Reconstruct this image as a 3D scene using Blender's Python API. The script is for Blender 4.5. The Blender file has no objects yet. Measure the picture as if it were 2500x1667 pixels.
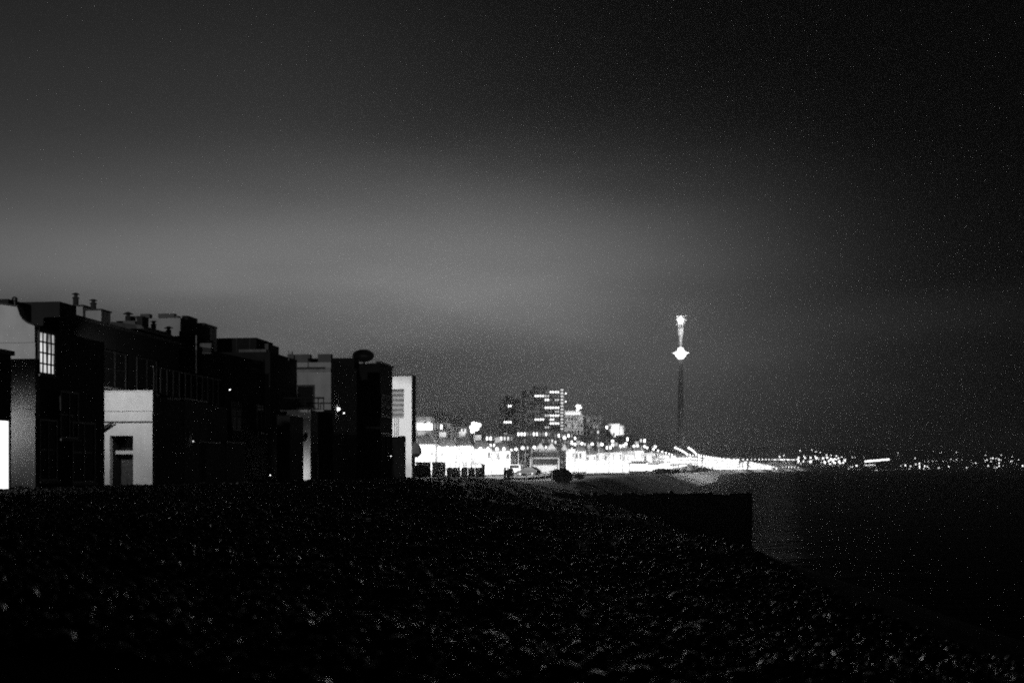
import bpy, math, random
from mathutils import Vector, Matrix
R = math.radians
rnd = random.Random(7)
SC = bpy.context.scene
COL = SC.collection
# ------------------------------------------------------------------ camera
F, CX, HZ, ZC = 2780.0, 1250.0, 1143.0, 1.6          # focal length / centre / horizon of the 2500 px frame, eye height
cam = bpy.data.cameras.new('camera'); co = bpy.data.objects.new('camera', cam); COL.objects.link(co)
co.location = (0, 0, ZC); co.rotation_euler = (R(90), 0, 0)
cam.sensor_width = 36; cam.lens = 36 * F / 2500; cam.shift_y = (HZ - 833.5) / 2500
cam.clip_start = .1; cam.clip_end = 30000
cam.dof.use_dof = True; cam.dof.focus_distance = 42; cam.dof.aperture_fstop = 1.1
SC.camera = co
SC.view_settings.view_transform = 'Standard'; SC.view_settings.look = 'None'
SC.view_settings.exposure = 0; SC.view_settings.gamma = 1
SC.cycles.use_denoising = False
SC.cycles.use_adaptive_sampling = True; SC.cycles.adaptive_min_samples = 72; SC.cycles.adaptive_threshold = 1.0
SC.cycles.max_bounces = 4; SC.cycles.diffuse_bounces = 2; SC.cycles.glossy_bounces = 2
SC.cycles.transmission_bounces = 2; SC.cycles.volume_bounces = 0; SC.cycles.transparent_max_bounces = 6
SC.cycles.caustics_reflective = False; SC.cycles.caustics_refractive = False
SC.cycles.sample_clamp_indirect = .35; SC.cycles.blur_glossy = 1; SC.cycles.sample_clamp_direct = 3.2
SC.cycles.filter_width = 2.0
SC.cycles.use_light_tree = True
# ------------------------------------------------------------------ sky: low cloud lit by the town
W = bpy.data.worlds.new('World'); SC.world = W; W.use_nodes = True
nt = W.node_tree; N = nt.nodes; L = nt.links; N.clear()
def nd(t, **k):
    n = N.new(t)
    for a, b in k.items(): setattr(n, a, b)
    return n
def M_(op, a, b=None, c=None):
    n = nd('ShaderNodeMath', operation=op)
    for i, v in enumerate((a, b, c)):
        if v is None: continue
        if isinstance(v, (int, float)): n.inputs[i].default_value = v
        else: L.new(v, n.inputs[i])
    return n.outputs[0]
tc = nd('ShaderNodeTexCoord'); sp = nd('ShaderNodeSeparateXYZ'); L.new(tc.outputs['Generated'], sp.inputs[0])
az = M_('MULTIPLY', M_('ARCTAN2', sp.outputs[0], sp.outputs[1]), 57.2958)
el = M_('MULTIPLY', M_('ARCSINE', sp.outputs[2]), 57.2958)
cmb = nd('ShaderNodeCombineXYZ'); L.new(M_('MULTIPLY', az, .035), cmb.inputs[0]); L.new(M_('MULTIPLY', el, .14), cmb.inputs[1])
nz = nd('ShaderNodeTexNoise'); nz.inputs['Scale'].default_value = 1.5; nz.inputs['Detail'].default_value = 3; nz.inputs['Roughness'].default_value = .45
L.new(cmb.outputs[0], nz.inputs['Vector'])
nzc = M_('SUBTRACT', nz.outputs['Fac'], .5)
elw = M_('ADD', el, M_('MULTIPLY', nzc, 5.0))
def lobe(amp, a0, sa, e0, se, left=1.0, tilt=0.0, up=1.0):
    """one patch of lit cloud: centre (a0, e0), widths sa / se; left < 1 stretches it inland"""
    da = M_('SUBTRACT', az, a0)
    if left != 1.0:
        da = M_('ADD', M_('MAXIMUM', da, 0), M_('MULTIPLY', M_('MINIMUM', da, 0), left))
    de = M_('SUBTRACT', elw, e0)
    if tilt: de = M_('SUBTRACT', de, M_('MULTIPLY', M_('SUBTRACT', az, a0), tilt))
    if up != 1.0:
        de = M_('ADD', M_('MINIMUM', de, 0), M_('MULTIPLY', M_('MAXIMUM', de, 0), up))
    q = M_('ADD', M_('POWER', M_('ABSOLUTE', M_('DIVIDE', da, sa)), 2), M_('POWER', M_('ABSOLUTE', M_('DIVIDE', de, se)), 2))
    return M_('MULTIPLY', M_('EXPONENT', M_('MULTIPLY', q, -.5)), amp)
LOBES = [(.029, -14, 9.5, 13.5, 6.8, .35, 0, 1), (.125, -3, 8.0, 9.9, 1.9, .45, .03, .68), (.030, -18, 11, 9.3, 2.6, .3, 0, 1),
         (.030, 6.5, 6.0, 7.5, 3.8, 1, -.1, 1), (.045, 1, 7.5, 4.2, 3.6, .4, 0, 1), (.028, -6, 6, 7.2, 1.1, .6, .12, 1), (.010, 15, 7, 6.4, .9, 1, 0, 1)]
tot = None
for a in LOBES:
    l = lobe(*a); tot = l if tot is None else M_('ADD', tot, l)
tot = M_('MULTIPLY', tot, M_('ADD', M_('MULTIPLY', nzc, .9), 1.0))
tot = M_('ADD', tot, .0007)
bgn = nd('ShaderNodeBackground'); L.new(tot, bgn.inputs['Color']); bgn.inputs['Strength'].default_value = 1.06
wo = nd('ShaderNodeOutputWorld'); L.new(bgn.outputs[0], wo.inputs['Surface'])
# ------------------------------------------------------------------ materials (all procedural)
MATS = {}
def mat(name, col=.2, rough=.7, var=.25, scale=3.0, bump=0.0, emit=0.0, metal=0.0, spec=.3, obj_random=0.0, detail=5, bscale=None, stain=0.0):
    m = bpy.data.materials.new(name); m.use_nodes = True; t = m.node_tree; n = t.nodes; l = t.links
    b = n['Principled BSDF']; b.inputs['Roughness'].default_value = rough; b.inputs['Metallic'].default_value = metal
    b.inputs['Specular IOR Level'].default_value = spec
    tcn = n.new('ShaderNodeTexCoord'); no = n.new('ShaderNodeTexNoise')
    no.inputs['Scale'].default_value = scale; no.inputs['Detail'].default_value = detail
    l.new(tcn.outputs['Object'], no.inputs['Vector'])
    mr = n.new('ShaderNodeMapRange'); l.new(no.outputs['Fac'], mr.inputs['Value'])
    mr.inputs['From Min'].default_value = .3; mr.inputs['From Max'].default_value = .7
    mr.inputs['To Min'].default_value = col * (1 - var); mr.inputs['To Max'].default_value = col * (1 + var)
    out = mr.outputs[0]
    def mul(o, v):
        q = n.new('ShaderNodeMath'); q.operation = 'MULTIPLY'; l.new(o, q.inputs[0])
        if isinstance(v, float): q.inputs[1].default_value = v
        else: l.new(v, q.inputs[1])
        return q.outputs[0]
    if stain:                                                    # rain streaks running down the render
        mp = n.new('ShaderNodeMapping'); l.new(tcn.outputs['Object'], mp.inputs[0]); mp.inputs['Scale'].default_value = (2.2, 2.2, .3)
        n2 = n.new('ShaderNodeTexNoise'); n2.inputs['Scale'].default_value = 1.3; n2.inputs['Detail'].default_value = 4; l.new(mp.outputs[0], n2.inputs['Vector'])
        r2 = n.new('ShaderNodeMapRange'); l.new(n2.outputs['Fac'], r2.inputs['Value'])
        r2.inputs['From Min'].default_value = .35; r2.inputs['From Max'].default_value = .62
        r2.inputs['To Min'].default_value = 1 - stain; r2.inputs['To Max'].default_value = 1
        out = mul(out, r2.outputs[0])
    if obj_random:
        oi = n.new('ShaderNodeObjectInfo'); pw = n.new('ShaderNodeMath'); pw.operation = 'POWER'
        l.new(oi.outputs['Random'], pw.inputs[0]); pw.inputs[1].default_value = 18.0
        ml = n.new('ShaderNodeMath'); ml.operation = 'MULTIPLY_ADD'; l.new(pw.outputs[0], ml.inputs[0])
        ml.inputs[1].default_value = obj_random; ml.inputs[2].default_value = .22
        out = mul(out, ml.outputs[0])
    cc = n.new('ShaderNodeCombineColor')
    for i in range(3): l.new(out, cc.inputs[i])
    l.new(cc.outputs[0], b.inputs['Base Color'])
    if bump:
        nb = n.new('ShaderNodeTexNoise'); nb.inputs['Scale'].default_value = bscale or scale * 6; nb.inputs['Detail'].default_value = 6
        l.new(tcn.outputs['Object'], nb.inputs['Vector'])
        bp = n.new('ShaderNodeBump'); bp.inputs['Strength'].default_value = bump; bp.inputs['Distance'].default_value = .05
        l.new(nb.outputs['Fac'], bp.inputs['Height']); l.new(bp.outputs[0], b.inputs['Normal'])
    if emit:
        b.inputs['Emission Color'].default_value = (1, 1, 1, 1); b.inputs['Emission Strength'].default_value = emit
    if emit: m.cycles.emission_sampling = 'NONE' if name != 'lit_door' else 'FRONT'
    MATS[name] = m
    return m
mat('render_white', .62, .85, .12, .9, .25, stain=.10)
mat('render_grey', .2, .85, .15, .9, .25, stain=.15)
mat('render_shaded', .022, .85, .2, 1.6, .2)  # for unlit walls, mostly seaward: their shade is put into the colour
mat('stone_trim', .42, .8, .2, 4, .2)
mat('brick_dark', .05, .9, .3, 6, .3)
mat('stucco', .42, .8, .12, .6, .1, stain=.15)
mat('stucco_far', .42, .8, .08, .3)
mat('town_wall', .36, .85, .2, .5, .1)
mat('town_dark', .15, .85, .25, .5, .1)
mat('concrete', .55, .85, .15, .4, .1)
mat('slate', .06, .6, .3, 5, .3)
mat('timber', .07, .75, .35, 8, .4)
mat('timber_paint', .14, .6, .2, 6, .15)
mat('metal_dark', .05, .45, .2, 10, 0, 0, .6)
mat('metal_pale', .4, .4, .15, 10, 0, 0, .5)
mat('steel_mast', .12, .5, .15, .05, 0, 0, .3)
mat('glass_dark', .02, .08, .1, 1, 0, 0, 0, .6)
mat('frame_white', .6, .5, .1, 6)
mat('frame_dark', .05, .5, .2, 6)
mat('lamp_glass', .8, .4, .02, 5, 0, 90)
mat('lamp_far', .8, .4, .02, 5, 0, 260)
mat('lamp_small', .8, .4, .02, 5, 0, 60)
mat('lamp_dim', .8, .4, .02, 5, 0, 14)
mat('lit_window', .8, .5, .02, 5, 0, 3.5)
mat('lit_window_hot', .8, .5, .02, 5, 0, 9)
mat('lit_door', .8, .5, .02, 5, 0, 1.6)
mat('lit_window_dim', .8, .5, .02, 5, 0, .9)
mat('pane_glow_faint', .8, .5, .02, 5, 0, .07)
mat('cloth_dark', .05, .9, .3, 20)
mat('skin', .35, .6, .1, 20)
mat('car_paint', .05, .3, .1, 5, 0, 0, .2, .5)
mat('van_paint', .7, .35, .05, 5, 0, 0, 0, .5)
mat('rubber', .02, .8, .1, 10)
mat('leaf', .05, .7, .4, 5)
mat('bark', .06, .9, .3, 12, .4)
mat('asphalt', .05, .8, .3, 3, .2)
mat('paving', .25, .8, .2, 2, .2)
mat('paint_line', .7, .7, .15, 8)
mat('hill', .04, .95, .3, .01)
mat('grass_dark', .05, .95, .3, .4)
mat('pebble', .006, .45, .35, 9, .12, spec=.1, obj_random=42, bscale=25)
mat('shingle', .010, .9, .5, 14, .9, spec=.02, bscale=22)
def sea_mat():
    m = bpy.data.materials.new('sea'); m.use_nodes = True; t = m.node_tree; n = t.nodes; l = t.links; b = n['Principled BSDF']
    b.inputs['Base Color'].default_value = (.003, .003, .003, 1); b.inputs['Specular IOR Level'].default_value = .025; b.inputs['Roughness'].default_value = .38; b.inputs['IOR'].default_value = 1.07
    tcn = n.new('ShaderNodeTexCoord'); h = None
    for sx, sy, s, w in ((1, 1.8, .09, 1.0), (1, 2.2, .45, .35), (1, 1, 2.2, .1)):
        mp = n.new('ShaderNodeMapping'); l.new(tcn.outputs['Object'], mp.inputs[0]); mp.inputs['Scale'].default_value = (sx, sy, 1); mp.inputs['Rotation'].default_value = (0, 0, R(35))
        no = n.new('ShaderNodeTexNoise'); no.inputs['Scale'].default_value = s; no.inputs['Detail'].default_value = 4; l.new(mp.outputs[0], no.inputs['Vector'])
        ml = n.new('ShaderNodeMath'); ml.operation = 'MULTIPLY'; l.new(no.outputs['Fac'], ml.inputs[0]); ml.inputs[1].default_value = w
        if h is None: h = ml.outputs[0]
        else:
            ad = n.new('ShaderNodeMath'); ad.operation = 'ADD'; l.new(h, ad.inputs[0]); l.new(ml.outputs[0], ad.inputs[1]); h = ad.outputs[0]
    bp = n.new('ShaderNodeBump'); bp.inputs['Strength'].default_value = 1; bp.inputs['Distance'].default_value = 1.2
    l.new(h, bp.inputs['Height']); l.new(bp.outputs[0], b.inputs['Normal']); MATS['sea'] = m
sea_mat()
def curtain_mat():
    m = mat('lit_curtain', .6, .7, .05, 5, 0, .8); t = m.node_tree; n = t.nodes; l = t.links; b = n['Principled BSDF']
    tcn = n.new('ShaderNodeTexCoord'); mp = n.new('ShaderNodeMapping'); mp.inputs['Scale'].default_value = (9, 9, .6); l.new(tcn.outputs['Object'], mp.inputs[0])
    no = n.new('ShaderNodeTexNoise'); no.inputs['Scale'].default_value = 1.2; no.inputs['Detail'].default_value = 2; l.new(mp.outputs[0], no.inputs['Vector'])
    mr = n.new('ShaderNodeMapRange'); mr.inputs['From Min'].default_value = .38; mr.inputs['From Max'].default_value = .62; mr.inputs['To Min'].default_value = .05; mr.inputs['To Max'].default_value = .9
    l.new(no.outputs['Fac'], mr.inputs[0]); l.new(mr.outputs[0], b.inputs['Emission Strength'])
curtain_mat()
# ------------------------------------------------------------------ helpers
def at(px, py, Y): return Vector(((px - CX) / F * Y, Y, ZC - (py - HZ) / F * Y))
def tag(o, label=None, cat=None, group=None, kind=None):
    for k, v in (('label', label), ('category', cat), ('group', group), ('kind', kind)):
        if v: o[k] = v
    return o
def thing(name, loc, label, cat, group=None, rz=0):
    o = bpy.data.objects.new(name, None); COL.objects.link(o); o.location = loc; o.rotation_euler = (0, 0, rz)
    o.empty_display_size = .2
    return tag(o, label, cat, group)
class MB:
    def __init__(s): s.v = []; s.f = []; s.fm = None
    def quad_box(s, P):                                           # P: 8 points, bottom ring 4 then top ring 4
        i = len(s.v); s.v += [Vector(p) for p in P]
        s.f += [(i+3, i+2, i+1, i), (i+4, i+5, i+6, i+7)] + [(i+a, i+(a+1) % 4, i+4+(a+1) % 4, i+4+a) for a in range(4)]
        return s
    def box(s, x0, x1, y0, y1, z0, z1, tx=None):
        P = [(x0, y0, z0), (x1, y0, z0), (x1, y1, z0), (x0, y1, z0), (x0, y0, z1), (x1, y0, z1), (x1, y1, z1), (x0, y1, z1)]
        return s.quad_box([tx(*p) for p in P] if tx else P)
    def tube(s, p, q, r0, r1=None, n=8, cap=True):
        p, q = Vector(p), Vector(q); r1 = r0 if r1 is None else r1
        d = (q - p).normalized(); a = d.orthogonal().normalized(); b = d.cross(a); i = len(s.v)
        for c, r in ((p, r0), (q, r1)):
            for k in range(n):
                t = 2 * math.pi * k / n; s.v.append(c + (a * math.cos(t) + b * math.sin(t)) * r)
        s.f += [(i+k, i+(k+1) % n, i+n+(k+1) % n, i+n+k) for k in range(n)]
        if cap: s.f += [tuple(i+n-1-k for k in range(n)), tuple(i+n+k for k in range(n))]
        return s
    def lathe(s, c, prof, n=12):                                  # prof: (radius, z) from bottom to top
        c = Vector(c); i = len(s.v)
        for r, z in prof:
            for k in range(n):
                t = 2 * math.pi * k / n; s.v.append(c + Vector((r * math.cos(t), r * math.sin(t), z)))
        for j in range(len(prof) - 1):
            s.f += [(i+j*n+k, i+j*n+(k+1) % n, i+(j+1)*n+(k+1) % n, i+(j+1)*n+k) for k in range(n)]
        m = (len(prof) - 1) * n
        s.f += [tuple(i+n-1-k for k in range(n)), tuple(i+m+k for k in range(n))]
        return s
    def prism(s, poly, off):                                      # poly: world points, extruded by off
        i = len(s.v); n = len(poly); off = Vector(off)
        s.v += [Vector(p) for p in poly] + [Vector(p) + off for p in poly]
        s.f += [tuple(i+k for k in range(n)), tuple(i+2*n-1-k for k in range(n))]
        s.f += [(i+k, i+n+k, i+n+(k+1) % n, i+(k+1) % n) for k in range(n)]
        return s
    def build(s, name, m, parent=None, smooth=False, local=False):
        org = parent.location if (parent is not None and not local) else Vector((0, 0, 0))
        if parent is not None and parent.parent is not None and not local: org = parent.parent.location + parent.location
        me = bpy.data.meshes.new(name); me.from_pydata([v - org for v in s.v], [], s.f); me.update()
        import bmesh
        bm = bmesh.new(); bm.from_mesh(me); bmesh.ops.recalc_face_normals(bm, faces=bm.faces); bm.to_mesh(me); bm.free()
        if smooth: me.polygons.foreach_set('use_smooth', [True] * len(me.polygons))
        me.materials.append(MATS[m] if isinstance(m, str) else m)
        o = bpy.data.objects.new(name, me); COL.objects.link(o); o.parent = parent
        return o
def copy_tree(o, parent=None, kids=None):
    c = o.copy(); COL.objects.link(c); c.parent = parent
    for ch in o.children: copy_tree(ch, c)
    return c
def link_light(name, data, loc, parent=None, aim=None):
    o = bpy.data.objects.new(name, data); COL.objects.link(o); o.location = loc; o.parent = parent
    if aim is not None:
        w = Vector(loc) + (parent.location if parent else Vector((0, 0, 0)))
        o.rotation_euler = (Vector(aim) - w).to_track_quat('-Z', 'Y').to_euler()
    return o
def spot(name, power, size, blend=.3, soft=.2):
    d = bpy.data.lights.new(name, 'SPOT'); d.energy = power; d.spot_size = R(size); d.spot_blend = blend; d.shadow_soft_size = soft; return d
def point(name, power, soft=.2):
    d = bpy.data.lights.new(name, 'POINT'); d.energy = power; d.shadow_soft_size = soft; return d
# ------------------------------------------------------------------ terrain
def lerp_tab(tab, t):
    if t <= tab[0][0]: return tab[0][1]
    for (a, va), (b, vb) in zip(tab, tab[1:]):
        if t <= b:
            q = (t - a) / (b - a); q = q * q * (3 - 2 * q); return va + (vb - va) * q
    return tab[-1][1]
SHORE = [(-20, 15), (60, 15), (130, 18), (230, 36), (300, 51), (400, 73), (580, 106), (900, 166), (1300, 262), (1900, 470), (2600, 690), (3000, 1400), (3600, 2300), (8000, 5600)]
def shore(Y):
    for (a, va), (b, vb) in zip(SHORE, SHORE[1:]):
        if Y <= b: return va + (vb - va) * (Y - a) / (b - a)
    return SHORE[-1][1]
def hsh(x, y): return math.sin(x * 12.9898 + y * 78.233) * 43758.5453 % 1.0
def vnoise(x, y):
    ix, iy = math.floor(x), math.floor(y); fx, fy = x - ix, y - iy; fx = fx*fx*(3-2*fx); fy = fy*fy*(3-2*fy)
    a, b, c, d = hsh(ix, iy), hsh(ix+1, iy), hsh(ix, iy+1), hsh(ix+1, iy+1)
    return (a*(1-fx)+b*fx)*(1-fy) + (c*(1-fx)+d*fx)*fy - .5
def land(x, y):
    """height of the land above the spot where the camera stands"""
    d = x - shore(y)                                             # < 0: on land
    crest = -10.7 + .9 * vnoise(y * .13, 3.1)                    # storm ridge of the shingle
    left = -22 if y < 100 else -30
    up = .95 * max(0, 1 - max(0, y - 100) / 45)                  # the bank climbs to the houses, and flattens beyond them
    base = .12 * vnoise(x * .21, y * .17) + .05 * vnoise(x * .9, y * .8)
    far = -.15 * min(1, max(0, (y - 40) / 60)) + .5 * min(1, max(0, (y - 125) / 40)) - .25 * min(1, max(0, (y - 220) / 300))
    if d < crest:
        t = min(1, max(0, (crest - d) / (crest - left - 2))); t = t * t * (3 - 2 * t)
        inland = max(0, -d - 60)
        return base + far + up * t + min(1.2, inland * .02) + min(1, max(0, -d - 20) / 80) * max(0, y - 3000) * .03
    t = min(1, (d - crest) / (3 - crest)); 
    return (base + far) * (1 - t) + (-4.2 * (t ** .85)) + .35 * vnoise(x * .3, y * .06) * (1 - t) * min(1, y / 200)
def sheet(name, ys, offs, m, kind='structure'):
    v = []; f = []; n = len(offs)
    for y in ys:
        for o in offs: x = shore(y) + o; v.append(Vector((x, y, land(x, y))))
    for j in range(len(ys) - 1):
        for i in range(n - 1): a = j * n + i; f.append((a, a+1, a+n+1, a+n))
    mb = MB(); mb.v = v; mb.f = f; o = mb.build(name, m, smooth=True); o['kind'] = kind; return o
near_y = [-12 + .6 * i for i in range(254)] ; near_y = [y for y in near_y if y < 140] + [140]
near_o = [-160, -110, -80, -60, -48, -40] + [-36 + .45 * i for i in range(86)] + [3]
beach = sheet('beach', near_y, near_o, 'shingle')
far_y = [140]; 
while far_y[-1] < 7800: far_y.append(far_y[-1] + max(4, far_y[-1] * .03))
far_o = [-6000, -4000, -2500, -1500, -900, -500, -300, -160, -110, -80, -60, -48, -40] + [-36 + 2 * i for i in range(20)] + [4]
ground = sheet('ground', far_y, far_o, 'grass_dark')
mb = MB(); mb.v = [Vector(p) for p in ((-3000, -300, -3), (14000, -300, -3), (14000, 14000, -3), (-3000, 14000, -3))]; mb.f = [(0, 1, 2, 3)]
sea = mb.build('sea', 'sea'); sea['kind'] = 'structure'
# seafront road, kerb, markings
def road_x(Y): return shore(Y) - lerp_tab([(0, 24), (160, 27), (300, 20), (600, 20), (1200, 26), (2600, 40)], Y)
def ribbon(name, o0, o1, dz, ys, m, kind='structure', h=0):
    mb = MB()
    for y in ys:
        for o in (o0, o1):
            x = road_x(y) + o; mb.v.append(Vector((x, y, max(land(road_x(y) + k, y) for k in (-8, -4, 0, 4, 8)) + dz)))
    for j in range(len(ys) - 1): a = 2 * j; mb.f.append((a, a+1, a+3, a+2))
    if h:
        k = len(mb.v)
        mb.v += [v - Vector((0, 0, h)) for v in mb.v[:k]]
        for j in range(len(ys) - 1):
            a = 2 * j; mb.f += [(a, a+2, a+2+k, a+k), (a+1, a+1+k, a+3+k, a+3)]
    o = mb.build(name, m); o['kind'] = kind; return o
ry = [150 + 10 * i for i in range(250)]
ribbon('road', -4.5, 4.5, .06, ry, 'asphalt')
ribbon('pavement', 4.5, 8, .18, ry, 'paving', h=.2)
ribbon('kerb', -7.5, -4.5, .18, ry, 'paving', h=.2)
ribbon('road_marking', -.08, .08, .064, ry, 'paint_line')
# ------------------------------------------------------------------ pebbles
def pebble_mesh(seed):
    import bmesh
    r = random.Random(seed); bm = bmesh.new(); bmesh.ops.create_icosphere(bm, subdivisions=1, radius=1)
    sx, sy, sz = r.uniform(.8, 1.25), r.uniform(.7, 1.0), r.uniform(.4, .62)
    for v in bm.verts:
        k = 1 + r.uniform(-.14, .14); v.co = Vector((v.co.x * sx * k, v.co.y * sy * k, v.co.z * sz * k))
    me = bpy.data.meshes.new('pebble'); bm.to_mesh(me); bm.free()
    me.polygons.foreach_set('use_smooth', [True] * len(me.polygons)); me.materials.append(MATS['pebble']); return me
PEB = [pebble_mesh(i) for i in range(6)]
def shingle_stuff():
    # one joined bed of stones: the small ones that nobody could count
    import numpy as np
    rg = np.random.default_rng(3); V = []; Fc = []; base = 0
    protos = []
    for me in PEB:
        co_ = np.empty(len(me.vertices) * 3); me.vertices.foreach_get('co', co_); protos.append(co_.reshape(-1, 3))
    # 12-vertex hulls keep the bed light
    import bmesh
    bm = bmesh.new(); bmesh.ops.create_icosphere(bm, subdivisions=1, radius=1); bm.verts.ensure_lookup_table()
    f0 = np.array([[v.index for v in f.verts] for f in bm.faces]); bm.free()
    ico = bmesh.new(); bmesh.ops.create_icosphere(ico, subdivisions=1, radius=1); ico.free()
    n0 = 0; rows = []
    for (y0, y1, dens, smin, smax) in ((5.5, 11, 120, .025, .055), (11, 18, 75, .028, .06), (18, 30, 32, .032, .07), (30, 55, 9, .04, .08), (55, 90, 2.2, .05, .1)):
        xl = -min(16, .47 * y1); xr = 5.2
        k = int((xr - xl) * (y1 - y0) * dens)
        rows.append(np.column_stack([rg.uniform(xl, xr, k), rg.uniform(y0, y1, k), smin + (smax - smin) * rg.random(k) ** 2.2]))
    pts = np.concatenate(rows); pts = pts[np.abs(pts[:, 0]) < .5 * pts[:, 1] + 1]
    K = len(pts); z = np.array([land(a, b) for a, b in pts[:, :2]])
    ang = rg.uniform(0, 6.28, K); tx = rg.normal(0, .35, K); ty = rg.normal(0, .35, K); pid = rg.integers(0, len(protos), K)
    allv = np.empty((K, 12, 3))
    for p in range(len(protos)):
        s = pid == p; q = protos[p][None] * pts[s, 2][:, None, None]
        c_, s_ = np.cos(ang[s])[:, None], np.sin(ang[s])[:, None]
        x = q[..., 0] * c_ - q[..., 1] * s_; y = q[..., 0] * s_ + q[..., 1] * c_; zz = q[..., 2] + x * tx[s][:, None] + y * ty[s][:, None]
        allv[s] = np.stack([x, y, zz], -1)
    allv += np.stack([pts[:, 0], pts[:, 1], z + pts[:, 2] * .28], -1)[:, None, :]
    V = allv.reshape(-1, 3); FF = (f0[None] + (np.arange(K) * 12)[:, None, None]).reshape(-1, 3)
    me = bpy.data.meshes.new('loose_pebbles'); me.vertices.add(len(V)); me.vertices.foreach_set('co', V.ravel())
    me.loops.add(FF.size); me.loops.foreach_set('vertex_index', FF.ravel()); me.polygons.add(len(FF))
    me.polygons.foreach_set('loop_start', np.arange(len(FF)) * 3); me.polygons.foreach_set('loop_total', np.full(len(FF), 3))
    me.polygons.foreach_set('use_smooth', np.ones(len(FF), bool)); me.update(calc_edges=True)
    at_ = me.attributes.new('tone', 'FLOAT', 'POINT'); at_.data.foreach_set('value', np.repeat(rg.random(K), 12))
    m = MATS['pebble'].copy(); m.name = 'pebble_bed'; t = m.node_tree
    oi = next(x for x in t.nodes if x.type == 'OBJECT_INFO'); an = t.nodes.new('ShaderNodeAttribute'); an.attribute_name = 'tone'
    for lk in list(oi.outputs['Random'].links): t.links.new(an.outputs['Fac'], lk.to_socket)
    me.materials.append(m)
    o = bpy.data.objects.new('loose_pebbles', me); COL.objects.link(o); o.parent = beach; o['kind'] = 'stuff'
    o['label'] = 'small rounded pebbles bedded over the whole shingle beach'
shingle_stuff()
k = 0
while k < 300:
    y = 5.6 + 34 * rnd.random() ** 1.9; x = rnd.uniform(-.46 * y, min(.46 * y, 4.6))
    if x < -.1 * y and rnd.random() < .4: continue
    s = rnd.uniform(.045, .085) * (1 + y * .006)
    o = bpy.data.objects.new('pebble', rnd.choice(PEB)); COL.objects.link(o); o.parent = beach
    o.location = (x, y, land(x, y) + s * .38); o.scale = (s * rnd.uniform(.9, 1.3), s, s * rnd.uniform(.8, 1.2))
    o.rotation_euler = (rnd.gauss(0, .3), rnd.gauss(0, .3), rnd.uniform(0, 6.28)); k += 1
# ------------------------------------------------------------------ groyne
gr = thing('groyne', (8, 62, -1), 'dark timber groyne running off the shingle ridge into the sea', 'groyne')
GY = 62; gz = ZC - (1202 - HZ) / F * GY; gx1 = (1837 - CX) / F * GY
for i in range(26):
    x = 2.2 + (gx1 - 2.2) * i / 26; w = (gx1 - 2.2) / 26 - .004
    jy = .03 * hsh(i, 9); MB().box(x, x + w, GY + jy, GY + jy + .09, -4.2, gz - .02 - .16 * hsh(i, 3) ** 2).build('plank', 'timber', gr)
for i in range(6):
    x = 2.4 + (gx1 - 2.6) * i / 5; MB().box(x - .13, x + .13, GY + .125, GY + .38, -4.2, gz + .12 * hsh(i, 5)).build('post', 'timber', gr)
for dz in (.38, 1.5): MB().box(2.2, gx1, GY - .14, GY, gz - dz - .2, gz - dz).build('rail', 'timber', gr)
# ------------------------------------------------------------------ the row of beach houses
DU, DV = (.1211, .9926), (.9926, -.1211)
def uv(u, v, z=0): return Vector((-19.7 + DU[0] * u + DV[0] * v, DU[1] * u + DV[1] * v, z))
def K(px): return (px - CX) / F
def u_of(px, v=0): k = K(px); return (-19.7 + .9926 * v + .1211 * k * v) / (.9926 * k - .1211)
def v_of(px, u): k = K(px); return (k * .9926 * u + 19.7 - .1211 * u) / (.9926 + .1211 * k)
def z_of(py, u, v=0): return ZC - (py - HZ) / F * (.9926 * u - .1211 * v)
def hb(name, u0, u1, v0, v1, z0, z1, m, parent):
    return MB().box(u0, u1, v0, v1, z0, z1, uv).build(name, m, parent)
def win_sea(parent, u0, u1, z0, z1, v, glass='glass_dark', frame='frame_dark', nu=2, nz=2, depth=.12):
    """a window in a sea-facing wall at v: frame proud of the wall, bars, panes"""
    fr = MB(); w = .06
    fr.box(u0, u0 + w, v, v + .05, z0, z1, uv).box(u1 - w, u1, v, v + .05, z0, z1, uv).box(u0 + w, u1 - w, v, v + .05, z0, z0 + w, uv).box(u0 + w, u1 - w, v, v + .05, z1 - w, z1, uv)
    for i in range(1, nu): c = u0 + (u1 - u0) * i / nu; fr.box(c - .025, c + .025, v, v + .045, z0 + w, z1 - w, uv)
    for i in range(1, nz): c = z0 + (z1 - z0) * i / nz; fr.box(u0 + w, u1 - w, v, v + .04, c - .025, c + .025, uv)
    o = fr.build('window', frame, parent)
    MB().box(u0 + w, u1 - w, v + .004, v + .02, z0 + w, z1 - w, uv).build('pane', glass, o)
    MB().box(u0 - .08, u1 + .08, v, v + .12, z0 - .08, z0 - .005, uv).build('sill', 'stone_trim', o)
    return o
GZ = .3
# --- Z: nearest house, with the blazing glass door
u1 = u_of(27); zt = z_of(868, u1)
hz = thing('beach_house', uv(31, -3, GZ), 'dark flat-roofed beach house with a brightly lit glass door facing the shingle', 'house')
hb('wall', 27, u1, -7, 0, GZ, zt, 'render_shaded', hz); hb('coping', 26.9, u1 + .08, -7.1, .08, zt + .003, zt + .14, 'stone_trim', hz)
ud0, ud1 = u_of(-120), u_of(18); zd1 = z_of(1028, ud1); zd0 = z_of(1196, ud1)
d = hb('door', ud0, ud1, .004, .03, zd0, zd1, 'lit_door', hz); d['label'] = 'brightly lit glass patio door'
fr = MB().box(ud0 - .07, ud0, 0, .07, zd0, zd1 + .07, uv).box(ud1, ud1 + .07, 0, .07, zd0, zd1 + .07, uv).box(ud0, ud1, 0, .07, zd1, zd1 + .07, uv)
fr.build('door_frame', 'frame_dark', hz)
win_sea(hz, 29.2, 31, 2.6, 4.3, 0)
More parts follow.
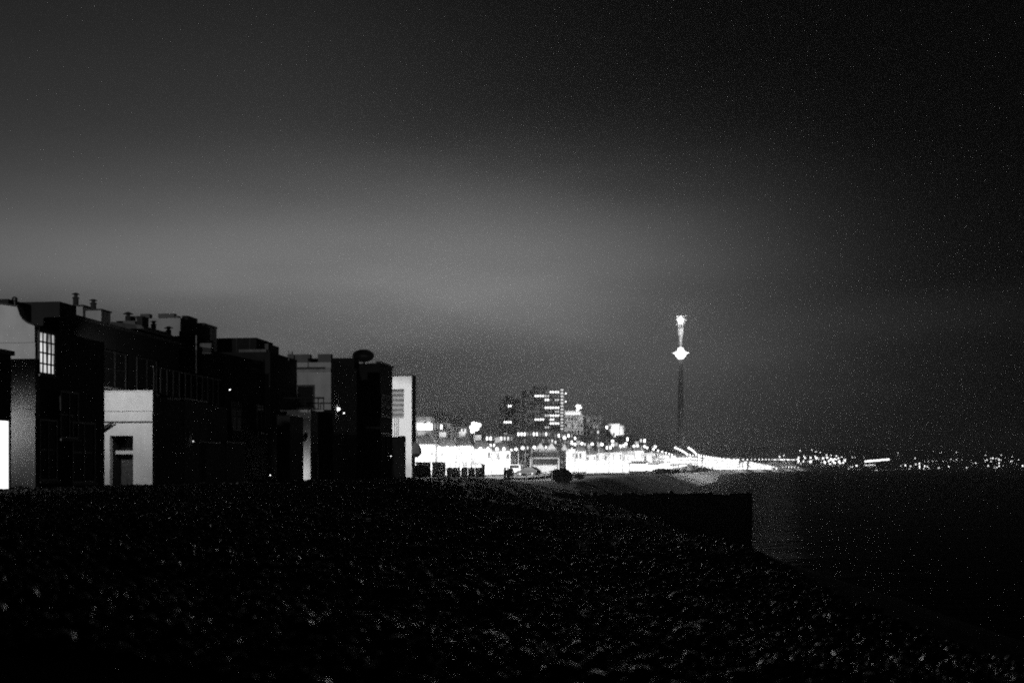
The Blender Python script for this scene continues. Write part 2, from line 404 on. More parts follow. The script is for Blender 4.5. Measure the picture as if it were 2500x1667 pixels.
# --- A: white house with the swept parapet
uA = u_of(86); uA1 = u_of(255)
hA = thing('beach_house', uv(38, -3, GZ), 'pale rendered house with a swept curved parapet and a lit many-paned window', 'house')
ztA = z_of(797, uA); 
hb('wall', uA + .26, uA1, -7, 0, GZ, ztA, 'render_shaded', hA)
# the camera-facing gable wall in lifts of render with recessed joints
vl = v_of(-160, uA); cuts = [1260, 998, 964, 898, 836]
for i in range(len(cuts) - 1):
    z0, z1 = z_of(cuts[i], uA), z_of(cuts[i+1], uA)
    pr = .02 if i == 1 else (.01 if i == 0 else 0)
    MB().box(uA - pr, uA + .255, vl, 0 + pr * .8, z0 + .006, z1 - .006, uv).build('render_panel', 'render_white' if i > 0 else 'render_white', hA)
prof = [(-160, 742), (0, 742), (20, 745), (43, 749), (45, 757), (49, 769), (56, 780), (67, 789), (84, 796)]
poly = [uv(uA, v_of(px, uA), z_of(py, uA)) for px, py in prof]; poly[-1] = uv(uA, -.02, z_of(796, uA))
zz = z_of(836, uA) + .006
poly = poly + [uv(uA, -.02, zz), uv(uA, vl, zz)]
MB().prism(poly, uv(.255, 0) - uv(0, 0)).build('parapet', 'render_white', hA)
for i in range(len(prof) - 1):                                    # dark coping along the sweep
    a, b = poly[i], poly[i+1]; off = uv(.3, 0) - uv(0, 0); up = Vector((0, 0, .05)); st = (uv(.03, 0) - uv(0, 0))
    MB().quad_box([a - st + Vector((0,0,.004)), b - st + Vector((0,0,.004)), b + off + Vector((0,0,.004)), a + off + Vector((0,0,.004)), a - st + up, b - st + up, b + off + up, a + off + up]).build('coping', 'slate', hA)
hb('joint_core', uA + .03, uA + .25, vl, -.04, GZ, z_of(838, uA), 'render_grey', hA)
w0, w1 = u_of(92), u_of(133)
wn = win_sea(hA, w0, w1, z_of(912, w0), z_of(806, w0), 0, 'lit_curtain', 'frame_dark', 4, 4); wn['label'] = 'lit window with dark glazing bars'
win_sea(hA, 38.2, 39.4, 2.6, 4.2, 0); win_sea(hA, 36.9, 38, 1.2, 3.2, 0); win_sea(hA, 39, 40.6, 1.1, 3.2, 0)
uC = uA1 + .05
hb('stair_tower', uC - .3, uC + .9, -7, v_of(163, uC + .2), GZ, z_of(737, uC), 'render_shaded', hA)
hb('roof_box', uA + .6, uA + 2, v_of(-60, uA), v_of(20, uA + .6), z_of(742, uA) - .3, z_of(728, uA + .6), 'render_shaded', hA)
MB().lathe(uv(uA + 1, v_of(36, uA + 1), z_of(760, uA)), [(.05, 0), (.05, .48), (.09, .5), (.09, .6), (.04, .64)]).build('vent_pipe', 'metal_dark', hA)
# --- B: low lit annex with the garden door, and its taller house behind
uB = u_of(372); vB0 = v_of(190, uB); zB = z_of(956, uB)
hB = thing('garden_annex', uv(47, -2, GZ), 'small white flat-topped annex with a dark garden door and transom', 'annex')
dv0, dv1 = v_of(268, uB), v_of(325, uB); zdt = z_of(1063, uB)
zc = z_of(1003, uB)
hb('wall', uB, uB + .25, vB0, dv0, GZ, zc, 'render_white', hB); hb('wall', uB, uB + .25, dv1, 0, GZ, zc, 'render_white', hB)
hb('lintel', uB, uB + .25, dv0, dv1, zdt, zc, 'render_white', hB)
hb('parapet', uB - .02, uB + .25, vB0, .02, zc + .004, zB, 'render_white', hB)
hb('coping', uB - .05, uB + .3, vB0, .05, zB + .003, zB + .06, 'stone_trim', hB)
hb('drip_mould', uB - .05, uB - .021, vB0, .04, z_of(1031, uB), z_of(1029, uB) + .02, 'frame_dark', hB)
hb('string_course', uB - .06, uB - .021, vB0, .05, zc - .0, zc + .07, 'render_white', hB)
hb('jamb', uB + .252, uB + 1.0, dv0 - .12, dv0 - .002, GZ, zdt, 'render_shaded', hB); hb('jamb', uB + .252, uB + 1.0, dv1 + .002, dv1 + .12, GZ, zdt, 'render_shaded', hB); hb('soffit', uB + .252, uB + 1.0, dv0 - .12, dv1 + .12, zdt + .002, zdt + .1, 'render_shaded', hB)
dr = hb('door', uB + .84, uB + .9, dv0 + .07, dv1 - .05, GZ, z_of(1108, uB), 'timber', hB)
hb('handle', uB + .79, uB + .84, dv0 + .14, dv0 + .2, 1.85, 1.9, 'metal_pale', dr)
hb('transom', uB + .5, uB + .6, dv0, dv1, z_of(1108, uB) + .003, z_of(1099, uB), 'frame_white', hB)
hb('fanlight', uB + .86, uB + .88, dv0 + .05, dv1 - .05, z_of(1099, uB) + .003, zdt - .003, 'glass_dark', hB)
hb('side_wall', uB + .253, uB + 8, -.25, -.003, GZ, zB - .2, 'render_shaded', hB); hb('roof', uB + .253, uB + 8, vB0, -.253, zB - .5, zB - .25, 'slate', hB)
for i in range(12):
    u = uB + .4 + i * .62
    MB().tube(uv(u, -.12, zB - .2), uv(u, -.12, zB + 1.0), .022).build('baluster', 'metal_dark', hB)
MB().tube(uv(uB + .3, -.12, zB + 1.02), uv(uB + 7.6, -.12, zB + 1.02), .03).build('handrail', 'metal_dark', hB)
# dark wings behind
hD = thing('beach_house', uv(50, -5, GZ), 'black-looking house with two lit chimney stacks rising behind the annex', 'house')
uD = uC + 1.2; zD = z_of(797, 46.5, -2.4)
hb('wall', uD, 53.5, -9, -2.4, GZ, zD, 'render_shaded', hD); hb('coping', uD - .1, 53.6, -9, -2.3, zD + .003, zD + .1, 'slate', hD)
win_sea(hD, 46, 48, 4.9, 6.4, -2.4); win_sea(hD, 49, 51, 4.9, 6.4, -2.4)
# the hipped piece of roof
a, b, c, e = uv(49, v_of(246, 49), z_of(800, 49)), uv(49, v_of(352, 49), z_of(800, 49)), uv(49, v_of(345, 49), z_of(792, 49)), uv(49, v_of(273, 49), z_of(782, 49))
MB().prism([a, b, c, e], uv(3, 0) - uv(0, 0)).build('roof', 'slate', hD)
def stack(parent, pxa, pxb, ytop, ybot, u, pots, m='render_white'):
    va, vb = v_of(pxa, u), v_of(pxb, u)
    st = hb('chimney', u, u + .9, va, vb, z_of(ybot, u) - .6, z_of(ytop, u), m, parent)
    hb('chimney_cap', u - .05, u + .95, va - .05, vb + .05, z_of(ytop, u) + .003, z_of(ytop, u) + .07, 'slate', st)
    for (pp, yt, w) in pots:
        v = v_of(pp, u + .45); z0 = z_of(ytop, u) + .072; z1 = z_of(yt, u)
        MB().lathe(uv(u + .45, v, z0), [(w * .9, 0), (w * .75, .1), (w * .75, (z1 - z0) * .55), (w * .95, (z1 - z0) * .58), (w * .95, (z1 - z0) * .66), (w * .5, (z1 - z0) * .67), (w * .5, (z1 - z0) * .86), (w * 1.15, (z1 - z0) * .88), (w * .3, z1 - z0)], 10).build('chimney_pot', 'brick_dark', st)
stack(hD, 181, 202, 742, 800, 52, [(185, 704, .17)]); stack(hD, 209, 247, 753, 800, 51.6, [(228, 721, .17)])
# --- E: crenellated tower house
hE = thing('tower_house', uv(62, -7, GZ), 'tall house with a stepped castle-like parapet, dimly lit on its end wall', 'house')
uE = 60; vE = v_of(440, uE)
hb('wall', uE, u_of(529, vE), v_of(318, uE), vE, GZ, z_of(776, uE, vE), 'render_white', hE)
hb('side_wall', uE - .0, u_of(500, vE + .06), vE + .003, vE + .06, GZ, z_of(777, uE, vE), 'render_shaded', hE)  # dark skin carrying the shade of the seaward side
for pa, pb, yt in ((343, 366, 765), (387, 426, 765), (428, 436, 771), (320, 338, 770)):
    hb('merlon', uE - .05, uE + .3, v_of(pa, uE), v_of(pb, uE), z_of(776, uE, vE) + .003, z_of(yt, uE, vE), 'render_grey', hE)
hb('merlon', 60.9, 62.2, vE - .3, vE + .05, z_of(776, uE, vE) + .003, z_of(765, uE, vE), 'render_shaded', hE)
hb('roof_slab', 63.0, u_of(531, vE + .1), vE - 3, vE + .1, z_of(776, uE, vE) + .003, z_of(776, uE, vE) + .12, 'slate', hE)
win_sea(hE, 63.2, 64.8, 6.3, 7.9, vE + .061); win_sea(hE, 60.8, 62.4, 6.3, 7.9, vE + .061)
hb('gable_end', 54.0, 55, v_of(284, 54), v_of(330, 54), 4, z_of(779, 54), 'render_grey', hE)
MB().lathe(uv(54.4, v_of(313, 54.4), z_of(780, 54)), [(.17, 0), (.14, .08), (.14, .3), (.09, .32), (.09, .38), (.26, .4), (.05, .5)], 10).build('chimney_pot', 'brick_dark', hE)
hb('chimney', 54.1, 54.8, v_of(331, 54), v_of(345, 54), 5, z_of(767, 54), 'brick_dark', hE)
MB().tube(uv(55, v_of(479, 55), z_of(910, 55)), uv(55, v_of(479, 55), z_of(817, 55)), .03).build('flue_pipe', 'metal_pale', hE)
hb('low_wing', 55.2, 59.9, -9, -2.9, GZ, z_of(842, 56, -3), 'render_shaded', hE)
hb('end_wall', 57.5, 57.8, v_of(488, 57.5), v_of(516, 57.5), z_of(862, 57.5), z_of(836, 57.5), 'render_grey', hE)
# --- F
hF = thing('beach_house', uv(70, -6, GZ), 'dark house with a boxy roof room and a pale stepped end wall', 'house')
uF = 68
hb('roof_room', uF, uF + 3, v_of(520, uF), v_of(626, uF), 5, z_of(822, uF), 'render_shaded', hF)
hb('roof_room_end', uF + 1.5, uF + 3.5, v_of(600, uF), v_of(655, uF + 1.5), 5, z_of(830, uF), 'render_grey', hF)
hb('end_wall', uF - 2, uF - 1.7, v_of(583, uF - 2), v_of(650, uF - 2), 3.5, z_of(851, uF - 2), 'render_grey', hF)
for i in range(3): hb('roof_post', uF - .03, uF, v_of(545 + 32 * i, uF), v_of(547 + 32 * i, uF), z_of(822, uF) - .9, z_of(822, uF), 'metal_dark', hF)
# long dark frontage with the falling roofline
uf0, uf1 = 57, 68
MB().quad_box([uv(uf0, -8, GZ), uv(uf0, -3.4, GZ), uv(uf1, -2.2, GZ), uv(uf1, -8, GZ), uv(uf0, -8, 7.7), uv(uf0, -3.4, 7.7), uv(uf1, -2.2, 7.7), uv(uf1, -8, 7.7)]).build('wall', 'render_shaded', hF)
for u in (58, 61, 64): win_sea(hF, u, u + 1.5, 3.6, 5.2, -3.15 + (u - 57) * .11)
# ground-floor wings that stick out to the line, seen end-on
def wing(px0, px1, ytop, m, lab, door=False):
    u = u_of(px1); v0 = v_of(px0, u)
    t = thing('garden_wing', uv(u + 1, v0 / 2, GZ), lab, 'annex')
    hb('wall', u, u + 2.4, v0, 0, GZ, z_of(ytop, u), m, t); hb('coping', u - .04, u + 2.45, v0 - .04, .04, z_of(ytop, u) + .003, z_of(ytop, u) + .06, 'slate', t)
    return t, u
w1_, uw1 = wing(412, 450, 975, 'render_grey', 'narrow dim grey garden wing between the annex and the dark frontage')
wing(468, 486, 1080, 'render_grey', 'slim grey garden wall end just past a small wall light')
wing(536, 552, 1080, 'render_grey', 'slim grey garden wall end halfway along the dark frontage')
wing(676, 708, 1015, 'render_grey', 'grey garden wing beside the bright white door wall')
# --- G: balcony house
hG = thing('beach_house', uv(72, -3, GZ), 'house with crenellated top, upper balcony and a bright white ground-floor end wall', 'house')
uG = u_of(808) + .0; zG = z_of(884, uG)
hb('wall', uG, uG + 4, v_of(640, uG), 0, z_of(1000, uG), zG, 'render_white', hG)
hb('side_wall', uG + .3, uG + 6, .004, .05, GZ, zG + .1, 'render_shaded', hG)  # shade of the sea side put on as a thin dark skin
for pa, pb in ((702, 717), (720, 757), (776, 808)): hb('merlon', uG, uG + .4, v_of(pa, uG), v_of(pb, uG), zG + .003, z_of(864, uG), 'render_grey', hG)
hb('parapet', uG - .06, uG, v_of(640, uG), .0, z_of(908, uG), z_of(897, uG), 'stone_trim', hG)
hb('cornice', uG - .1, uG - .003, v_of(718, uG), v_of(795, uG), z_of(900, uG) - .02, z_of(897, uG) + .03, 'slate', hG)
fr = MB(); va, vb = v_of(700, uG), v_of(769, uG)
fr.box(uG - .08, uG - .003, va, vb, z_of(943, uG), z_of(939, uG), uv).box(uG - .08, uG - .003, vb - .1, vb, z_of(995, uG), z_of(943, uG) - .004, uv).box(uG - .08, uG - .003, v_of(713, uG), v_of(725, uG), z_of(995, uG), z_of(943, uG) - .004, uv)
o = fr.build('window', 'frame_dark', hG); hb('pane', uG - .03, uG - .006, v_of(726, uG), vb - .11, z_of(995, uG), z_of(943, uG) - .006, 'glass_dark', o)
uR = uG - 3.2                                                       # balcony in front
hb('balcony_floor', uR, uG - .01, v_of(680, uR), v_of(790, uR), z_of(1000, uR) - .1, z_of(1000, uR), 'concrete', hG)
MB().tube(uv(uR, v_of(690, uR), z_of(971, uR)), uv(uR, v_of(792, uR), z_of(971, uR)), .045).build('handrail', 'metal_dark', hG)
MB().tube(uv(uR, v_of(690, uR), z_of(986, uR)), uv(uR, v_of(745, uR), z_of(986, uR)), .03).build('rail', 'metal_dark', hG)
MB().tube(uv(uR, v_of(690, uR), z_of(994, uR)), uv(uR, v_of(760, uR), z_of(994, uR)), .04).build('rail', 'metal_dark', hG)
for p in (692, 718, 745, 777, 790): MB().tube(uv(uR, v_of(p, uR), z_of(1000, uR)), uv(uR, v_of(p, uR), z_of(971, uR)), .03).build('baluster', 'metal_dark', hG)
ud = u_of(758)
hb('end_wall', ud, ud + 1.5, v_of(700, ud), 0, GZ, z_of(1000, ud), 'render_white', hG)
MB().tube(uv(ud - .14, v_of(744, ud), z_of(1073, ud)), uv(ud - .002, v_of(744, ud), z_of(1073, ud)), .12, n=14).build('bulkhead_light', 'metal_dark', hG)
hb('letter_box', ud - .08, ud - .002, v_of(734, ud), v_of(738, ud), z_of(1113, ud), z_of(1104, ud), 'metal_dark', hG)
for pa, pb in ((762, 764), (766, 768), (772, 776)):
    u = u_of(pa + 2); hb('glazing_bar', u, u + .06, v_of(pa, u), v_of(pb, u), 1, z_of(1102, u), 'frame_white', hG)
ant = MB().tube(uv(uG - 4, v_of(705, uG - 4), z_of(880, uG - 4)), uv(uG - 4, v_of(705, uG - 4), z_of(856, uG - 4)), .03); 
ant.box(uG - 4.1, uG - 3.9, v_of(706, uG - 4), v_of(714, uG - 4), z_of(864, uG - 4), z_of(857, uG - 4), uv); ant.build('aerial', 'metal_pale', hG)
hb('roof', uG - 5, uG - .1, -7, v_of(700, uG - 2), 4, z_of(866, uG - 3), 'render_shaded', hG)
# --- H: dark block with the dish
hH = thing('beach_house', uv(83, -3, GZ), 'tall plain dark block with a satellite dish on the roof', 'house')
uH1 = u_of(958); uH0 = u_of(928); zH = z_of(898, uH1)
hb('wall', uH0, uH1, -9, 0, GZ, zH, 'render_shaded', hH)
hb('parapet', uH0 - .05, uH1 + .1, -.3, .1, zH + .003, zH + .12, 'slate', hH)
hb('roof_room', uH0 - 1.4, uH0 - .01, v_of(822, uH0 - 1.4) - 3, v_of(865, uH0 - 1.4), GZ, z_of(873, uH0 - 1.4), 'render_shaded', hH)
for u in (uH0 + .3, uH0 + 1.9): win_sea(hH, u, u + 1.3, 5.4, 7.0, 0); win_sea(hH, u, u + 1.3, 2.2, 4.2, 0)
dish_c = uv(uH0 + 1, v_of(887, uH0 + 1), z_of(868, uH0 + 1)); 
dish = thing('satellite_dish', dish_c - Vector((0, 0, 1.0)), 'big dark oval satellite dish on the flat roof of the tall dark block', 'satellite dish')
mb = MB(); rings = 6; nn = 24; ax = (27 / F) * (uH0 + 1)
for r in range(rings + 1):
    q = r / rings
    for k_ in range(nn):
        t = 2 * math.pi * k_ / nn; mb.v.append(dish_c + Vector((math.cos(t) * q * ax, .45 * (1 - q * q) - .1, math.sin(t) * q * ax * .58)))
for r in range(rings): mb.f += [(r*nn+k_, r*nn+(k_+1) % nn, (r+1)*nn+(k_+1) % nn, (r+1)*nn+k_) for k_ in range(nn)]
k0 = len(mb.v); mb.v += [v + Vector((0, .05, 0)) for v in mb.v[:k0]]
mb.f += [tuple(k0 + i for i in reversed(f)) for f in list(mb.f)] + [(rings*nn+k_, rings*nn+(k_+1) % nn, k0+rings*nn+(k_+1) % nn, k0+rings*nn+k_) for k_ in range(nn)]
mb.build('reflector', 'metal_dark', dish, smooth=True)
MB().tube(dish_c + Vector((0, .5, 0)), dish_c + Vector((0, .5, -1.2)), .07).build('mount', 'metal_dark', dish)
MB().tube(dish_c + Vector((0, .4, -.1)), dish_c + Vector((0, -.5, 0)), .025).build('feed_arm', 'metal_dark', dish)
# --- I: white end house with louvres
hI = thing('beach_house', uv(97, -2, GZ), 'bright white end house with louvred shutters at the end of the row', 'house')
uI = u_of(1005); zI = z_of(918, uI)
uI1 = u_of(1014)
hb('wall', uI, uI1, v_of(930, uI), 0, GZ, zI, 'render_white', hI)
hb('side_wall', uI + .05, uI1, .003, .05, z_of(1108, uI), zI + .04, 'render_shaded', hI)  # thin dark sheet for the unlit side of the white wall
hb('coping', uI - .05, uI1 + .05, v_of(930, uI), .06, zI + .043, zI + .12, 'slate', hI)
sh = hb('shutter', uI - .06, uI - .003, v_of(940, uI), v_of(986, uI), z_of(1020, uI), z_of(950, uI), 'render_grey', hI)
for i in range(6):
    y0 = 951 + i * 11.6; hb('slat', uI - .2, uI - .063, v_of(940, uI), v_of(986, uI), z_of(y0 + 5.5, uI), z_of(y0, uI), 'slate', sh)
o = hb('door', uI - .05, uI - .003, v_of(945, uI), v_of(973, uI), z_of(1066, uI), z_of(1021, uI), 'render_white', hI)
for p in (963, 968, 972): hb('glazing_bar', uI - .09, uI - .053, v_of(p, uI), v_of(p + 1.6, uI), z_of(1066, uI), z_of(1021, uI), 'frame_dark', o)
hI2 = thing('garden_wall', uv(uH1, .5, GZ), 'dark block-like garden wall standing before the white end house', 'wall')
uW = uH1 - .4
hb('wall', uW, uW + .3, v_of(900, uW), v_of(987, uW), GZ, z_of(1066, uW), 'brick_dark', hI2); hb('pier', uW - .1, uW + .35, v_of(987, uW) - .4, v_of(988, uW), GZ, z_of(1064, uW), 'brick_dark', hI2)
MB().lathe(uv(uI + .5, .2, z_of(1113, uI) - .1), [(.2, 0), (.55, .3), (.5, .8), (.2, 1.2), (.03, 1.3)], 8).build('shrub', 'brick_dark', hI2)  # bushy dark shrub as a plain turned shape
# small lamps on the houses
def wall_lamp(p, lab, r=.06, m='lamp_small', power=0):
    t = thing('wall_lamp', p, lab, 'lamp')
    MB().lathe((0, 0, -r), [(r * .4, 0), (r, r * .6), (r, r * 1.4), (r * .4, r * 2)], 10).build('lamp_glass', m, t, local=True)
    MB().box(-r, r, .6 * r + .02, .6 * r + .1, -r, r).build('bracket', 'metal_dark', t, local=True)
    return t
wall_lamp(uv(u_of(826) - .3, .1, z_of(999, u_of(826))), 'bright round lamp on the dark side wall of the balcony house', .085)
wall_lamp(uv(u_of(836), .1, z_of(1008, u_of(836))), 'small pale lamp just below the bright round lamp', .04, 'lit_window')
wall_lamp(uv(u_of(655), .1, 1.25), 'tiny low lamp near the shingle by the grey garden wing', .025, 'lamp_dim')
wall_lamp(uv(u_of(466) , .1, z_of(1077, u_of(466))), 'flat little lamp at the top of the slim garden wall end', .03, 'lit_window_dim')
wall_lamp(uv(u_of(576), -.3, z_of(951, u_of(576))), 'small upper-floor lamp on the long dark frontage', .03, 'lit_window')
wall_lamp(uv(u_of(948), .2, z_of(1113, u_of(948))), 'low lamp at the foot of the tall dark block', .035, 'lamp_dim')
# floodlights in the gaps between the houses and one on a post, unseen but inferred from the lit walls
def flood(p, aim, power, size, lab, blend=.4, soft=.12):
    t = thing('floodlight', p, lab, 'floodlight'); d_ = (Vector(aim) - Vector(p)).normalized()
    o = MB().box(-.14, .14, -.1, .1, -.05, .05).build('housing', 'metal_dark', t, local=True); q = d_.to_track_quat('-Z', 'Y').to_euler(); o.rotation_euler = q
    o2 = MB().box(-.11, .11, -.08, .08, -.062, -.052).build('lens', 'lamp_dim', t, local=True); o2.rotation_euler = q
    link_light('floodlight_beam', spot('floodlight_beam', power, size, blend, soft), d_ * .12, t, aim)
    return t
pF = uv(uA1 + .16, -.9, 4.9); flood(pF, uv(uB, -1.6, 3.9), 420, 120, 'floodlight on the back of the curved-parapet house over the annex door', .6)
# dark camera-like fitting on the annex wall
tf = thing('security_camera', uv(uB - .3, v_of(258, uB), z_of(1045, uB)), 'dark angled security camera on a bracket over the garden door', 'camera')
MB().quad_box([uv(uB - .25, v_of(257, uB), z_of(1050, uB)), uv(uB - .25, v_of(260, uB), z_of(1047, uB)), uv(uB - .1, v_of(260, uB), z_of(1047, uB)), uv(uB - .1, v_of(257, uB), z_of(1050, uB)),
               uv(uB - .25, v_of(257, uB), z_of(1040, uB)), uv(uB - .25, v_of(285, uB), z_of(1030, uB)), uv(uB - .1, v_of(285, uB), z_of(1030, uB)), uv(uB - .1, v_of(257, uB), z_of(1040, uB))]).build('housing', 'metal_dark', tf)
MB().tube(uv(uB - .2, v_of(258, uB), z_of(1045, uB)), uv(uB - .0, v_of(256, uB), z_of(1045, uB)), .03).build('bracket', 'metal_dark', tf)
flood(uv(ud - 1.25, -.75, 1.3), uv(ud, -.35, 1.6), 44, 155, 'low garden floodlight shining on the bright white end wall', .8)
flood(uv(uH1 + .2, -.7, 6.4), uv(uI, -1.0, 4.6), 2600, 100, 'floodlight on the back wall of the tall dark block', .7)
flood(uv(68.12, -2.7, 6.9), uv(uG, -1.4, 6.0), 26, 130, 'small floodlight over the upper balcony', .8)
# beach floodlight on a post behind the viewer, trained on the house fronts
sl = thing('floodlight_mast', (-21.4, -14, .6), 'tall beach floodlight post trained on the house fronts', 'floodlight')
MB().tube((0, 0, 0), (0, 0, 8.2), .1, .06).build('post', 'metal_dark', sl, local=True)
MB().box(-.25, .25, -.1, .12, 8.2, 8.55).build('lantern', 'metal_dark', sl, local=True)
link_light('house_flood', spot('house_flood', 26000, 15, .5, .15), (0, .25, 8.35), sl, uv(44, -4.2, 6.6))
flood(uv(u_of(27) + .14, -.8, 3.0), uv(uA, -.6, 2.6), 15, 165, 'small passage light on the back of the house with the glass door', .8)
# ------------------------------------------------------------------ hoarding fence between the row and the town
FY = 150
fe = thing('fence', at(1100, 1167, FY), 'low dark board fence with glowing gaps between its panels', 'fence')
edges = [1014, 1053, 1089, 1125, 1142, 1160, 1177]
for i in range(len(edges) - 1):
    a, b = at(edges[i], 1170, FY), at(edges[i+1], 1170, FY); yt = 1127 if edges[i] < 1080 else 1140
    g = .045 if i in (1, 2) else .02; n_ = max(3, int((b.x - a.x) / .22)); wd = (b.x - a.x - 2 * g) / n_
    for j in range(n_):
        x = a.x + g + wd * j; top = at(0, yt + (0 if j % 3 else .5), FY).z; bot = a.z - .6
        MB().box(x, x + wd * .985, FY, FY + .03, bot + (.75 if 0 else 0), top).build('board', 'timber', fe)
    MB().box(a.x + g, b.x - g, FY + .031, FY + .08, a.z + .4, a.z + .5).build('rail', 'timber', fe)
    if yt == 1140:                                                 # open trellis on top
        z0, z1 = at(0, 1139, FY).z, at(0, 1127, FY).z
        for j in range(9): x = a.x + g + (b.x - a.x - 2 * g) * (j + .5) / 9; MB().box(x - .02, x + .02, FY + .002, FY + .022, z0, z1).build('trellis_bar', 'timber_paint', fe)
        for q in (.3, .65, 1): z = z0 + (z1 - z0) * q; MB().box(a.x + g, b.x - g, FY + .024, FY + .044, z - .03, z).build('trellis_rail', 'timber_paint', fe)
a, b = at(1176, 1170, FY), at(1184, 1170, FY); MB().box(a.x, b.x, FY - .1, FY + .25, a.z - .5, at(0, 1132, FY).z).build('post', 'timber', fe)
# canvas-covered heap beside the fence
cv = thing('covered_boat', at(1024, 1166, 120), 'small boat under a dark tarpaulin in front of the board fence', 'boat')
mb = MB(); c0 = at(1026, 1172, 120)
for j in range(7):
    q = j / 6; w = .75 * math.sin(math.pi * (.12 + .8 * q)) ; h = 1.75 * math.sin(math.pi * (.2 + .55 * q))
    for k_ in range(9):
        t = math.pi * k_ / 8; mb.v.append(c0 + Vector((-1.1 + 2.2 * q, math.cos(t) * w, math.sin(t) * h * (1 + .06 * math.sin(5 * k_ + j)))))
for j in range(6): mb.f += [(j*9+k_, j*9+k_+1, (j+1)*9+k_+1, (j+1)*9+k_) for k_ in range(8)]
mb.f += [tuple(range(9)), tuple(54 + k_ for k_ in range(9))]
mb.build('tarpaulin', 'cloth_dark', cv)
MB().box(c0.x + .2, c0.x + .7, c0.y - .9, c0.y - .85, at(0, 1169, 119).z, at(0, 1166, 119).z + .05).build('bow_board', 'lit_window', cv) if 0 else None
# ------------------------------------------------------------------ street lamps
LG = 'lamps along the seafront road'
def lamp_proto(h, arm, r, m, name='street_lamp'):
    t = thing(name, (0, 0, 0), 'tall glowing street lamp on the seafront road', 'street lamp', LG)
    MB().tube((0, 0, -.3), (0, 0, h), .09, .05).build('post', 'metal_dark', t, local=True)
    MB().tube((0, 0, h - .05), (arm, 0, h + .15), .04).build('arm', 'metal_dark', t, local=True)
    MB().lathe((arm, 0, h - .18 - r), [(r * .35, 0), (r * .9, r * .5), (r, r), (r * .75, r * 1.6), (r * .2, r * 2)], 10).build('lantern', m, t, local=True)
    return t
def lamp_at(proto, p, rz, light, h, arm, label=None):
    o = copy_tree(proto); o.location = p; o.rotation_euler = (0, 0, rz)
    if label: o['label'] = label
    ls_ = [c for c in o.children if c.type == 'LIGHT']
    if ls_:
        if light: ls_[0].data = light
        else: bpy.data.objects.remove(ls_[0])
    elif light: link_light('lamp_light', light, (arm * 1.7, 0, h - .5), o)
    return o
NP = lamp_proto(5.2, .5, .26, 'lamp_glass'); NP.location = at(1298, 1158, 205); NP.location.z = land(NP.location.x, 205)
NDOWN = spot('near_lamp_beam', 110000, 152, .35, .3)
NSPOT = point('near_lamp_light', 2200, .3)
link_light('lamp_light', NSPOT, (.95, 0, 4.7), NP)
for px, Y in ((1283, 212), (1266, 222), (1253, 235), (1019, 160), (1036, 200), (1058, 200), (1078, 206), (1098, 207), (1118, 210), (1138, 211), (1158, 214), (1178, 215), (1198, 216), (1218, 220), (1236, 220)):
    p = at(px, 1150, Y); p.z = land(p.x, Y); lo = lamp_at(NP, p, rnd.uniform(2.5, 3.6), NSPOT, 5.2, .5, 'glowing street lamp before the white terraces behind the board fence' if px < 1240 else None)
    if px == 1019: lo['label'] = 'fiercest street lamp, at the corner of the white end house'; [c for c in lo.children if c.type == 'LIGHT'][0].data = point('lantern_glow', 100000, .3)
    else: link_light('lamp_beam', NDOWN, (.9, 0, 4.4), lo)
MDOWN = spot('mid_lamp_beam', 110000, 134, .35, .3)
MSPOT = point('mid_lamp_light', 4000, .4)
FP = lamp_proto(8.5, 1.0, .36, 'lamp_far'); DSPOT = spot('down_lamp_beam', 200000, 150, .3, .35); FDOWN = spot('far_lamp_beam', 300000, 158, .3, .4); FSPOT = point('far_lamp_light', 8000, .4)
first = True; Y = 300
while Y < 2580:
    for side in (-1, 1):
        if side == 1 and (Y < 560 or (Y > 1500 and rnd.random() < .4)): continue
        x = road_x(Y) + side * 5.5; z = land(x, Y) + .15; p = Vector((x, Y + (8 if side > 0 else 0), z))
        if first: o = FP; o.location = p; o.rotation_euler = (0, 0, 0 if side < 0 else math.pi); link_light('lamp_light', FSPOT, (1.6, 0, 8), o); first = False
        else:
            lp = lamp_at(FP, p, 0 if side < 0 else math.pi, (FSPOT if Y > 560 else DSPOT) if side < 0 else None, 8.5, 1.0)
            if Y > 560 and side < 0 and int(Y / 30) % 2: link_light('lamp_beam', FDOWN, (1.6, 0, 7.4), lp)
            q = 1.3 + max(0, (Y - 1200) / 1000) * .9
            if Y > 600: lp.scale = (q, q, max(1.5, q))
    Y += 26 + Y * .012
